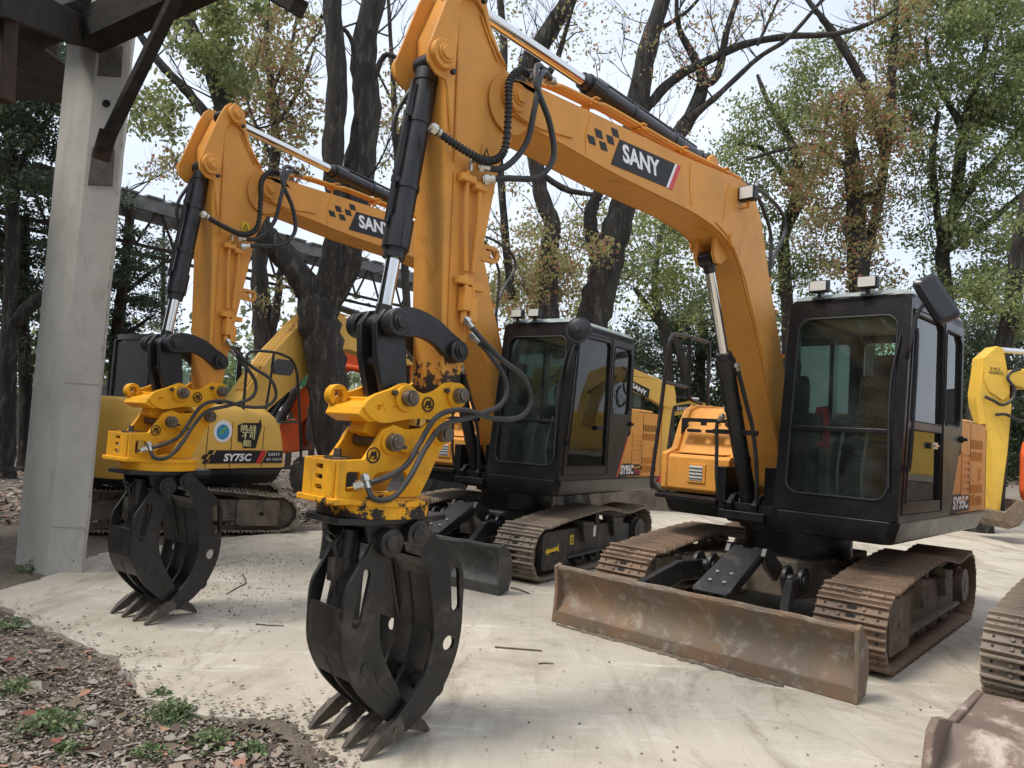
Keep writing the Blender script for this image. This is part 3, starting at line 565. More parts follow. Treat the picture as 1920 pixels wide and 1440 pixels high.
def stick(root, paintm, st):
    hw = .125; y0, y1 = BY - hw, BY + hw
    body = [(4.30, 3.40), (4.285, 3.15), (4.265, 2.91), (4.235, 2.45), (4.215, 2.1), (4.20, 1.86), (4.165, 1.56), (4.13, 1.53), (4.085, 1.55), (4.06, 1.70), (4.03, 1.97), (3.95, 2.43), (3.885, 2.82), (3.79, 3.02), (3.745, 3.12), (3.74, 3.22), (3.79, 3.295), (3.88, 3.35), (4.0, 3.46), (4.06, 3.60), (4.09, 3.69), (4.2, 3.66)]
    b = MB(); b.prism(body, y0 + .008, y1 - .008); o = b.build('stick', paintm, root, .008)
    head = [(4.285, 3.08), (4.30, 3.125), (4.36, 3.13), (4.415, 3.17), (4.425, 3.23), (4.40, 3.30), (4.36, 3.42), (4.30, 3.60), (4.255, 3.70), (4.22, 3.735), (4.17, 3.75), (4.115, 3.735), (4.085, 3.69), (4.06, 3.60), (4.02, 3.50), (3.96, 3.42), (3.90, 3.36), (3.89, 3.345), (3.96, 3.395), (4.03, 3.47), (4.085, 3.57), (4.13, 3.60), (4.20, 3.60), (4.24, 3.54), (4.245, 3.2), (4.235, 2.86)]
    for s, y in ((-1, y0), (1, y1)):
        yy = y - .016 if s > 0 else y
        h = MB(); h.prism(head, yy + s * .012, yy + .016 + s * .012); h.build('head_plate', paintm, o, .004)
        rb = MB(); rb.tube([(4.24, y, 3.52), (4.22, y, 3.2), (4.20, y, 2.75)], .006, n=5, k=3); rb.tube([(3.95, y, 3.36), (4.03, y, 3.46), (4.09, y, 3.55)], .006, n=5, k=3); rb.tube([(4.195, y, 2.7), (4.18, y, 2.2), (4.16, y, 1.75)], .004, n=5, k=3); rb.build('weld_bead', paintm, o)
        for (x, z, r) in ((4.34, 3.23, .072), (4.17, 3.665, .066)):
            bo = MB(); bo.cyl((x, y + s * .01, z), (x, y + s * .045, z), r, n=22); bo.build('pin_boss', paintm, o, .006); pin(o, x, z, y + s * .044, y + s * .056, r * .62, paintm)
            bt = MB(); bt.cyl((x - .05, y + s * .04, z - .075), (x - .05, y + s * .062, z - .075), .014, n=6); bt.build('bolt', K['grime'], o)
        bo = MB(); bo.cyl((3.85, y, 3.16), (3.85, y + s * .012, 3.16), .155, n=28); bo.build('pivot_plate', paintm, o, .004)
    # two service pipes with valves on the near face
    for j, (x, x2) in enumerate(((4.13, 4.10), (4.045, 4.055))):
        p = MB(); yy = y1 + .022; p.tube([(x, yy, 2.72 - .03 * j), (x - .002, yy, 2.5), (x2, yy, 2.22)], .013, n=8); po = p.build('steel_pipe', paintm, o)
        for z in (2.68, 2.17): c = MB(); c.box(x - .045 + (.0 if z > 2.4 else -.02), x + .045 - (.0 if z > 2.4 else .02), y1 - .004, y1 + .045, z - .018 - .02 * j, z + .018 - .02 * j); c.build('pipe_clamp', paintm, po, .004)
        v = MB(); v.box(x2 - .024, x2 + .024, y1 + .002, y1 + .055, 2.02 - .05 * j, 2.14 - .05 * j); v.cyl((x2, y1 + .028, 2.14 - .05 * j), (x2, y1 + .028, 2.20 - .05 * j), .017, n=8); v.cyl((x2, y1 + .028, 1.96 - .05 * j), (x2, y1 + .028, 2.02 - .05 * j), .017, n=8); v.build('valve', paintm, po, .004)
    e = MB(); e.prism(stadium((3.93, 2.36), (3.855, 2.36), .045, 6), y1 - .06, y1 - .035, [circ(3.86, 2.36, .02, 10)]); e.build('lifting_eye', paintm, o, .004)
    d = MB(); d.prism([(4.02, 2.83), (3.955, 2.83), (3.955, 2.90), (4.02, 2.90)], y1 - .0055, y1 - .0035); d.build('warning_sticker', K['dyel'] if st.get('sticker') else paintm, o)
    d = MB(); d.prism([(4.012, 2.84), (3.963, 2.84), (3.9875, 2.89)], y1 - .004, y1 - .0025, [[(4.000, 2.846), (3.975, 2.846), (3.9875, 2.875)]]); d.build('warning_sign', K['dblack'], o)
    return o

def emblem(root, x, z, y, s):
    m = MB(); m.prism(circ(x, z, .036, 20), y, y + .004, [circ(x, z, .030, 20)]); e = m.build('emblem', K['dblack'], root)
    q = MB()
    for a, b in (((-.018, -.016), (-.006, .016)), ((-.006, .016), (0, -.004)), ((0, -.004), (.010, .018)), ((.010, .018), (.016, -.016)), ((.0, -.016), (.02, -.010))):
        q.bar((x - a[0], y + .003, z + a[1]), (x - b[0], y + .003, z + b[1]), .006, .005, up=(0, 1, 0))
    q.build('emblem_mark', K['dblack'], e)

def coupler_and_grapple(root, st):
    am, aw, bk, gr = K['amber'], K['amber_worn'] if st.get('worn') else K['amber'], st['grab'], K['grime']
    # ---- linkage
    link = [tuple(p)[:2] for p in catmull([(4.53, 1.955, 0), (4.45, 1.985, 0), (4.36, 1.985, 0), (4.25, 1.955, 0), (4.16, 1.905, 0), (4.085, 1.865, 0), (4.075, 1.80, 0), (4.135, 1.755, 0), (4.19, 1.79, 0), (4.26, 1.835, 0), (4.35, 1.858, 0), (4.44, 1.85, 0), (4.52, 1.845, 0), (4.56, 1.90, 0)], 3, True)]
    for s in (-1, 1):
        y = BY + s * .125; l = MB(); l.prism(link, y - .02, y + .02); lo = l.build('idler_link', K['black'], root, .006)
        for x, z, r in ((4.50, 1.905, .062), (4.125, 1.815, .055)): q = MB(); q.cyl((x, y + s * .015, z), (x, y + s * .05, z), r, n=20); q.build('link_boss', K['black'], lo, .006); pin(lo, x, z, y + s * .049, y + s * .062, r * .62, K['grime'] if st.get('worn') else K['black'])
    t = MB()
    for s in (-1, 1): t.prism([(4.39, 1.88), (4.42, 1.96), (4.52, 1.97), (4.565, 1.90), (4.55, 1.75), (4.475, 1.50), (4.37, 1.50), (4.36, 1.62)], BY + s * .062 - .02, BY + s * .062 + .02)
    t.prism([(4.40, 1.60), (4.52, 1.72), (4.515, 1.75), (4.39, 1.66)], BY - .05, BY + .05)
    t.build('bucket_link', K['black'], root, .008)
    b = MB(); b.cyl((4.50, BY - .17, 1.905), (4.50, BY + .17, 1.905), .04); b.build('link_pin', K['grime'], root)
    # ---- quick coupler: two side plates, cross body, hook, pins
    cp = [tuple(p)[:2] for p in catmull([(4.64, 1.51, 0), (4.60, 1.56, 0), (4.50, 1.60, 0), (4.42, 1.635, 0), (4.36, 1.605, 0), (4.30, 1.595, 0), (4.23, 1.615, 0), (4.16, 1.66, 0), (4.10, 1.655, 0), (4.06, 1.60, 0), (4.08, 1.555, 0), (4.125, 1.53, 0), (4.15, 1.49, 0), (4.25, 1.475, 0), (4.33, 1.475, 0), (4.42, 1.465, 0), (4.53, 1.445, 0), (4.60, 1.465, 0)], 3, True)]
    bx = MB(); bx.box(4.22, 4.56, BY - .115, BY + .115, 1.49, 1.56); bx.prism([(4.50, 1.56), (4.645, 1.515), (4.665, 1.475), (4.60, 1.445), (4.48, 1.46)], BY - .135, BY + .135); bx.prism([(4.30, 1.30), (4.32, 1.50), (4.55, 1.50), (4.58, 1.40), (4.46, 1.36), (4.42, 1.30)], BY - .06, BY + .06)
    co = bx.build('quick_coupler', am, root, .008)
    for s in (-1, 1):
        y = BY + s * .13; p = MB(); p.prism(cp, y - .016, y + .016, [circ(4.565, 1.512, .013, 10)]); p.build('coupler_plate', am, co, .005)
        for x, z in ((4.42, 1.565), (4.11, 1.60)):
            q = MB(); q.cyl((x, y, z), (x, y + s * .035, z), .062, n=20); q.build('pin_collar', am, co, .005); pin(co, x, z, y + s * .02, y + s * .075, .038)
            q = MB(); q.cyl((x + .07, y + s * .01, z + .02), (x + .07, y + s * .04, z + .02), .012, n=6); q.build('bolt', K['grime'], co)
        q = MB(); q.cyl((4.515, y + s * .016, 1.53), (4.515, y + s * .019, 1.53), .028, n=16); q.build('plug', am, co)
    emblem(co, 4.285, 1.545, BY + .148, 1)
    hk = MB(); hk.prism([(4.62 + .052 * math.cos(R(a)), 1.56 + .052 * math.sin(R(a))) for a in range(-60, 250, 30)] + [(4.62 + .024 * math.cos(R(a)), 1.56 + .024 * math.sin(R(a))) for a in range(220, -61, -30)], BY - .14, BY - .09); hk.build('coupler_hook', am, co, .004)
    # ---- grapple head
    hd = MB(); hd.cyl((4.45, BY, 1.025), (4.45, BY, 1.085), .258, n=40); hd.cyl((4.45, BY, 1.08), (4.45, BY, 1.105), .268, n=40)
    hd.box(4.50, 4.765, BY - .155, BY + .155, 1.084, 1.112)
    ho = hd.build('grapple_head', aw, root, .006)
    ear = [(4.62, 1.28), (4.57, 1.35), (4.53, 1.415), (4.47, 1.44), (4.40, 1.42), (4.31, 1.43), (4.24, 1.475), (4.19, 1.49), (4.14, 1.47), (4.12, 1.42), (4.14, 1.38), (4.19, 1.32), (4.24, 1.21), (4.295, 1.11), (4.745, 1.105), (4.745, 1.275)]
    for s in (-1, 1):
        y = BY + s * .13; p = MB()
        p.prism(ear, y - .013, y + .013, [stadium((4.525, 1.175), (4.42, 1.19), .048, 6), rrect(4.635, 4.705, 1.14, 1.225, .012, 2)]); p.build('ear_plate', aw, ho, .004)
        for x, z in ((4.485, 1.36), (4.19, 1.41)): q = MB(); q.cyl((x, y, z), (x, y + s * .03, z), .056, n=20); q.build('pin_collar', aw, ho, .005); pin(ho, x, z, y + s * .02, y + s * .07, .040)
    for x, z in ((4.485, 1.36), (4.19, 1.41)): q = MB(); q.cyl((x, BY - .13, z), (x, BY + .13, z), .032); q.build('cross_pin', K['steel'], ho)
    emblem(ho, 4.575, 1.30, BY + .144, 1)
    f = MB(); f.prism(rrect(BY - .117, BY + .117, 1.112, 1.272, .006, 2), 4.732, 4.752, [rrect(BY + yy - .028, BY + yy + .028, z - .011, z + .011, .008, 2) for z in (1.15, 1.195, 1.24) for yy in (0,)], ax='x'); f.build('front_plate', aw, ho, .004)
    tp = MB(); tp.box(4.61, 4.732, BY - .116, BY + .116, 1.255, 1.270); tp.build('top_plate', aw, ho, .003)
    mt = MB(); mt.cyl((4.665, BY, 1.10), (4.665, BY, 1.285), .05, n=18); mt.cyl((4.665, BY, 1.27), (4.665, BY, 1.285), .06, n=18); mt.cyl((4.665, BY, 1.285), (4.665, BY, 1.32), .018, n=8); mt.build('swivel_motor', K['steel'], ho)
    hc = MB(); hc.bar((4.45, BY + .16, 1.345), (4.35, BY + .18, 1.31), .03, .035); hcb = hc.build('hose_clamp', aw, ho, .003)
    for t in (0, 1): q = MB(); q.cyl((4.435 - .07 * t, BY + .17, 1.342 - .024 * t), (4.435 - .07 * t, BY + .195, 1.342 - .024 * t), .009, n=6); q.build('bolt', K['steel'], hcb)
    # ---- grapple body: hanger plate and jaws
    Mg = Matrix.Translation((-.075, BY, -.004)) @ Matrix.Diagonal((1, .74, 1, 1)) @ Matrix.Translation((0, -BY, 0))
    g = MB(Mg); g.prism([(4.20, BY - .20), (4.20, BY + .20), (4.34, BY + .27), (4.66, BY + .27), (4.80, BY + .18), (4.80, BY - .18), (4.66, BY - .27), (4.34, BY - .27)], 1.000, 1.030, ax='z')
    for yy in (-.215, .215): g.prism([(4.36, 1.0), (4.68, 1.0), (4.66, .93), (4.58, .88), (4.50, .92), (4.44, .90), (4.36, .93)], BY + yy - .016, BY + yy + .016)
    g.box(4.30, 4.42, BY - .2, BY + .2, .90, 1.0)
    go = g.build('grapple_hanger', bk, root, .006)
    for x, z in ((4.43, .955), (4.575, .925)):
        q = MB(Mg); q.cyl((x, BY - .31, z), (x, BY + .31, z), .035, n=16)
        for s in (-1, 1): q.cyl((x, BY + s * .24, z), (x, BY + s * .315, z), .062, n=20); q.cyl((x, BY + s * .31, z), (x, BY + s * .328, z), .036, n=16)
        q.build('jaw_pivot', bk, go, .005)
    q = MB(Mg); q.cyl((4.505, BY + .2, .915), (4.505, BY + .25, .915), .026, n=12); q.build('grease_cap', bk, go, .003)
    def sm(pts, k=3): return [tuple(p)[:2] for p in catmull([(*p, 0) for p in pts], k)]
    r_in = sm([(4.44, .92), (4.36, .80), (4.325, .68), (4.30, .56), (4.295, .46), (4.32, .34), (4.38, .24), (4.46, .165), (4.50, .13)])
    r_out = sm([(4.42, .075), (4.31, .135), (4.21, .235), (4.145, .36), (4.12, .48), (4.12, .60), (4.125, .74), (4.17, .82)]) + [(4.23, .87), (4.37, .985), (4.47, .985)]
    f_in = sm([(4.37, .14), (4.43, .235), (4.50, .345), (4.555, .45), (4.575, .56), (4.57, .69), (4.545, .82), (4.52, .93)])
    f_out = [(4.55, .975), (4.62, .965)] + sm([(4.66, .895), (4.72, .80), (4.765, .72), (4.77, .60), (4.76, .46), (4.70, .33), (4.61, .225), (4.50, .13), (4.42, .085)])
    def tooth(par, y, base, tip, s):
        (bx, bz), (tx, tz) = base, tip; d = Vector((tx - bx, 0, tz - bz)).normalized(); u = Vector((-d.z, 0, d.x)) * (1 if d.x < 0 else -1)
        rings = []
        for t, hw, up, dn in ((0, .022, .036, .034), (.30, .022, .032, .036), (.32, .030, .036, .04), (.72, .027, .020, .028), (1, .014, .004, .006)):
            p = Vector((bx, y, bz)).lerp(Vector((tx, y, tz)), t); rings.append([p + Vector((0, -hw, 0)) - u * dn, p + Vector((0, hw, 0)) - u * dn, p + Vector((0, hw, 0)) + u * up, p + Vector((0, -hw, 0)) + u * up])
        m = MB(Mg); m.loft(rings); t = m.build('tooth', K['tooth'], par, .003)
        q = MB(Mg); pb = Vector((bx, y, bz)).lerp(Vector((tx, y, tz)), .2); q.cyl(pb - Vector((0, .032, 0)), pb + Vector((0, .032, 0)), .010, n=8); q.build('tooth_bolt', K['steel'], par)
    # rear jaw (nearer the machine): two full side plates, two inner ribs, four teeth forward
    rj = MB(Mg)
    wrap = [(p, q) for p, q in zip(r_in[2:-4], r_in[3:-3])]
    for y_a, y_b in ((BY - .28, BY + .28),):
        for (a, b_) in [w_ for w_ in wrap if w_[0][1] > .50]:
            dx, dz = b_[0] - a[0], b_[1] - a[1]; l = math.hypot(dx, dz) or 1; nx, nz = dz / l * .014, -dx / l * .014
            rj.prism([a, b_, (b_[0] + nx, b_[1] + nz), (a[0] + nx, a[1] + nz)], y_a, y_b)
    rj.prism([(4.225, .868), (4.37, .985), (4.375, .967), (4.235, .85)], BY - .285, BY + .285)
    rj.prism([(4.222, .868), (4.13, .79), (4.145, .78), (4.235, .852)], BY - .285, BY + .285)
    ro = rj.build('rear_jaw', bk, root)
    for x, z, r in ((4.24, .23, .045), (4.20, .55, .04)): q = MB(Mg); q.cyl((x, BY - .28, z), (x, BY + .28, z), r); q.build('cross_tube', bk, ro)
    outer = r_in + r_out
    for s in (-1, 1):
        y = BY + s * .285; p = MB(Mg); p.prism(outer, y - .014, y + .014, [stadium((4.185, .76), (4.165, .60), .026, 4), circ(4.195, .43, .036, 14)]); p.build('tine_plate', bk, ro, .004)
        w = MB(Mg); w.tube([(x, y + s * .014, z) for x, z in [(4.30, .30), (4.36, .21), (4.43, .14)]], .006, n=5, k=3); w.tube([(x - .004, y + s * .014, z) for x, z in r_in[2:-2:2]], .004, n=5, k=2); w.build('weld_bead', gr, ro)
    rib = [p for p in r_in if p[1] < .80] + [(x + (.04 if z > .3 else 0), z) for x, z in r_out if z < .80]
    for yy in (-.095, .095): p = MB(Mg); p.prism(rib, BY + yy - .014, BY + yy + .014); p.build('tine_rib', bk, ro, .003)
    for yy in (-.285, -.095, .095, .285): tooth(ro, BY + yy, (4.445, .125), (4.645, .008), 1)
    # front jaw: two side plates with a shield, two ribs, teeth backward
    fj = MB(Mg); sh = [p for p in f_out if .30 < p[1] < .67 and p[0] > 4.6]
    for a, b_ in zip(sh, sh[1:]): fj.prism([a, b_, (b_[0] - .016, b_[1] + .002), (a[0] - .016, a[1] + .002)], BY - .125, BY + .225)
    fj.cyl((4.60, BY - .12, .34), (4.60, BY + .22, .34), .04); fj.cyl((4.66, BY - .12, .56), (4.66, BY + .22, .56), .03); fj.prism([(4.60, .5), (4.70, .5), (4.71, .7), (4.66, .82), (4.59, .82)], BY + .06, BY + .075)
    fo = fj.build('front_jaw', bk, root)
    for s in (-1, 1):
        y = BY + (.23 if s > 0 else -.13); p = MB(Mg); p.prism(f_in + f_out, y - .014, y + .014, [stadium((4.665, .79), (4.70, .58), .022, 4)]); p.build('tine_plate', bk, fo, .004)
        q = MB(Mg); q.cyl((4.63, y + s * .013, .38), (4.63, y + s * .022, .38), .030, n=16); q.build('plug', bk, fo, .003)
        w = MB(Mg); w.tube([(x, y + s * .014, z) for x, z in [(4.49, .24), (4.56, .30), (4.58, .36)]], .005, n=5, k=3); w.build('weld_bead', gr, fo)
    rib = [p for p in f_in if p[1] < .5] + [p for p in f_out if p[1] < .5]
    p = MB(Mg); p.prism(rib, BY + .035, BY + .067); p.build('tine_rib', bk, fo, .003)
    for yy in (-.09, .19): tooth(fo, BY + yy, (4.41, .125), (4.215, .010), -1)
    c = MB(Mg); c.cyl((4.64, BY + .02, .96), (4.665, BY + .02, .58), .048, n=18); c.cyl((4.661, BY + .02, .64), (4.667, BY + .02, .56), .056, n=18); c.box(4.69, 4.74, BY - .02, BY + .06, .74, .84); c.tube([(4.71, BY + .02, .84), (4.72, BY, .90), (4.67, BY, .95)], .012, n=6)
    cc = c.build('jaw_cylinder', gr, root); c = MB(Mg); c.cyl((4.665, BY + .02, .58), (4.66, BY + .02, .36), .026); c.build('rod', K['chrome'], cc)
    c = MB(Mg); c.cyl((4.36, BY - .06, .93), (4.25, BY - .06, .52), .045, n=16); c.build('jaw_cylinder', gr, root)

def hose(root, pts, r=.015, mat=None, coil=False, ends=True):
    P = catmull(pts, 8); m = MB(); m.tube(P, r, n=8, smooth=False); o = m.build('hose', mat or K['hose'], root)
    if coil:
        c = MB(); L = 0.0; last = 0
        for i in range(1, len(P)):
            d = P[i] - P[i - 1]; n = max(1, int(d.length / .014))
            for j in range(n): p = P[i - 1] + d * (j / n); c.cyl(p, p + d.normalized() * .006, r * 1.32, n=8)
        c.build('spiral_guard', K['hose'], o)
    if ends:
        for a, b in ((P[0], P[2]), (P[-1], P[-3])):
            e = MB(); d = (b - a).normalized(); e.cyl(a - d * .02, a + d * .045, r * 1.25, n=8); e.cyl(a - d * .012, a + d * .012, r * 1.7, n=6); e.build('hose_fitting', K['fitting'], o)
    return o

def louvers(x0, x1, n, z0, z1, skew, w):
    """slanted slots, front is +x; a slot's top leans forward by skew"""
    out = []
    for i in range(n):
        x = x0 + (x1 - x0) * (i + .5) / n
        out.append([(x - w / 2, z0), (x + w / 2, z0), (x + w / 2 + skew, z1), (x - w / 2 + skew, z1)])
    return out

def house(root, st):
    om, cabm = st['paint'], K['cab']
    # turntable deck with dark skirt
    d = MB(); plan = [(.98, .24), (.955, 1.03), (.90, 1.085), (-1.60, 1.085), (-1.78, 1.0), (-1.93, .5), (-1.93, -.5), (-1.78, -1.0), (-1.6, -1.06), (.52, -1.06), (.60, -1.0), (.60, -.36), (.75, -.33), (.78, .05), (.80, .22)]
    rings = []
    for z, k in ((.80, .93), (.815, .955), (.955, 1.0), (.968, 1.0)): rings.append([(x * k, y * k, z) for x, y in plan])
    d.loft(rings); d.build('deck', K['cab'], root, .006)
    cb = MB(); cb.box(.2, .75, BY - .26, BY - .17, .85, 1.25); cb.box(.0, .75, BY + .17, BY + .26, .85, 1.27); cb.box(.45, .80, BY - .2, BY + .2, .83, .90)
    for s in (-1, 1): cb.prism([(.45, .85), (.76, .85), (.80, .96), (.72, 1.03), (.55, 1.05)], BY + s * .11 - .025, BY + s * .11 + .025); cb.cyl((.64, BY + s * .10, .955), (.64, BY + s * .20, .955), .065)
    cb.build('boom_bracket', K['cab'], root, .008)
    # counterweight and hood
    c = MB(); plan = [(-1.05, 1.055), (-1.62, 1.055), (-1.80, .98), (-1.92, .78), (-1.99, .4), (-2.0, 0), (-1.99, -.4), (-1.92, -.78), (-1.80, -.98), (-1.62, -1.055), (-1.05, -1.055)]
    rings = []
    for z, k in ((.86, .96), (.90, .99), (1.2, 1.0), (1.5, .995), (1.60, .985), (1.66, .955)): rings.append([((x + 1.05) * k - 1.05, y * k, z) for x, y in plan])
    c.loft(rings); c.build('counterweight', om, root, .012)
    rl = MB(); rl.prism([(-1.905, .88), (-1.905, 1.02), (-1.84, 1.05), (-1.84, .88)], .80, .995, ax='y'); rl.build('tail_reflector', K['dred'], root)
    h = MB(); h.prism([(-.72, 1.55), (-.72, 1.75), (-.80, 1.80), (-1.55, 1.80), (-1.80, 1.70), (-1.86, 1.60), (-1.86, 1.55)], -1.0, .99); h.build('engine_hood', om, root, .03)
    # left engine side panels
    outl = [(-.40, .972), (-.70, 1.56), (-.73, 1.66), (-.76, 1.735), (-.80, 1.76), (-1.56, 1.76), (-1.66, 1.74), (-1.70, 1.66), (-1.72, .972)]
    ho = []
    for z0 in (1.53, 1.42): ho += louvers(-1.12, -1.58, 10, z0, z0 + .082, .024, .027)
    for z0 in (1.13, 1.02): ho += louvers(-1.12, -1.58, 10, z0, z0 + .080, .024, .027)
    p = MB(); p.prism(outl, 1.055, 1.062, ho); po = p.build('engine_door', om, root, .0015)
    q = MB(); q.box(-1.69, -.8, 1.02, 1.048, 1.0, 1.72); q.build('radiator_screen', K['dark'], po)
    q = MB(); rings = []
    q.prism(outl[3:8] + [(-1.70, 1.72), (-.76, 1.72)], .80, 1.058); q.build('hood_edge', om, po, .02)
    q = MB()
    for lv in louvers(-1.1, -1.55, 10, 0, .06, 0, .02):
        x = (lv[0][0] + lv[1][0]) / 2; q.box(x - .01, x + .01, .93, 1.03, 1.765, 1.772)
    q.build('hood_slots', K['dark'], po)
    q = MB(); q.box(-1.105, -1.098, 1.060, 1.064, .98, 1.75); q.box(-1.695, -1.688, 1.060, 1.064, .98, 1.72); q.build('door_seam', K['dark'], po)
    q = MB(); q.prism(rrect(-1.50, -1.40, 1.23, 1.36, .012, 2), 1.058, 1.068, [rrect(-1.488, -1.412, 1.242, 1.348, .01, 2)]); q.box(-1.47, -1.43, 1.062, 1.072, 1.27, 1.32); q.build('latch', om, po, .002)
    q = MB(); q.prism(rrect(-1.05, -.80, 1.08, 1.50, .01, 2), 1.060, 1.069, [rrect(-1.04, -.81, 1.095 + .058 * i, 1.125 + .058 * i, .006, 1) for i in range(7)]); q.build('vent_grille', om, po, .002)
    yf = 1.0635
    q = MB(); q.prism([(-.40, .974), (-.435, .974), (-.715, 1.52), (-.69, 1.55)], yf, yf + .002); q.build('side_stripe', K['dred'], po)
    q = MB(); q.prism([(-.375, .974), (-.40, .974), (-.70, 1.56), (-.68, 1.58)], yf, yf + .002); q.build('side_stripe', K['dgrey'], po)
    q = MB(); q.prism([(-.47, .985), (-1.07, .985), (-1.07, 1.135), (-.555, 1.135)], yf, yf + .002); q.build('model_panel', K['dblack'], po)
    w = .50 if not st.get('pro') else .36
    text('model_number', 'SY95C', K['white'], po, (-.54 + (.03 if st.get('pro') else 0), yf + .003, 1.005), (-1, 0, 0), (0.05, 0, 1), w, .112, bold=.04, shear=.1)
    if st.get('pro'): text('model_suffix', 'Pro', K['dred'], po, (-.90, yf + .003, 1.005), (-1, 0, 0), (.05, 0, 1), .15, .085, bold=.01, shear=.15)
    # right side tank and tool box
    t = MB(); prof = [(.55, .985), (.58, 1.02), (.58, 1.30), (.55, 1.325), (.42, 1.335), (.40, 1.36), (.28, 1.62), (.20, 1.73), (.10, 1.77), (-.95, 1.79), (-.95, .985)]
    t.prism(prof, -1.03, -.38); to = t.build('tank', om, root, .012)
    ck = MB()
    for y0, y1 in ((-1.055, -.985),): ck.prism([(.565, .98), (.595, 1.02), (.595, 1.33), (.43, 1.38), (.32, 1.62), (.23, 1.75), (.10, 1.80), (-.95, 1.82), (-.95, .98)], y0, y1)
    ck.build('tank_side', om, to, .015)
    lm = MB(); lm.box(.575, .592, -.78, -.60, 1.08, 1.25); lo = lm.build('lamp_frame', om, to, .004)
    lm = MB(); lm.box(.590, .597, -.755, -.625, 1.10, 1.23); lm.build('head_lamp', K['lens'], lo, .004)
    for i in range(4): lm = MB(); lm.box(.596, .602, -.755, -.625, 1.115 + .03 * i, 1.122 + .03 * i); lm.build('lamp_grille', K['dark'], lo)
    sb = MB(); sb.prism(rrect(-.96, -.40, 1.50, 1.66, .01, 2), .40, .425, [rrect(-.90 + i * .19, -.76 + i * .19, 1.53 + .065 * j, 1.56 + .065 * j, .012, 2) for i in range(3) for j in range(2)], ax='x'); sb.build('step_plate', K['black'], to, .003)
    ed = MB(); ed.box(.40, .55, -.96, -.45, 1.336, 1.345); ed.build('tool_lid', om, to, .003)
    # handrail
    r = MB(); r.tube([(.64, -1.10, .99), (.645, -1.11, 1.1), (.60, -1.09, 1.6), (.54, -1.07, 2.28), (.50, -1.065, 2.41), (.40, -1.06, 2.45), (-.05, -1.03, 2.44), (-.13, -1.02, 2.38), (-.14, -1.02, 1.95), (-.15, -1.02, 1.80)], .019, n=8)
    r.tube([(.645, -1.11, 1.06), (.62, -1.05, .98), (.55, -.98, .975)], .019, n=8, k=4)
    r.tube([(.20, -1.045, 2.445), (.19, -1.045, 2.0), (.16, -1.04, 1.86), (-.05, -1.03, 1.82)], .017, n=8); r.tube([(.57, -1.08, 1.98), (.20, -1.045, 1.96)], .016, n=8, smooth=False)
    r.build('handrail', K['black'], root)
    fp = MB(); fp.prism([(.50, -1.10), (.50, -.35), (.80, -.38), (.76, -1.0)], .93, .965, ax='z'); fp.build('front_step', K['cab'], root, .006)

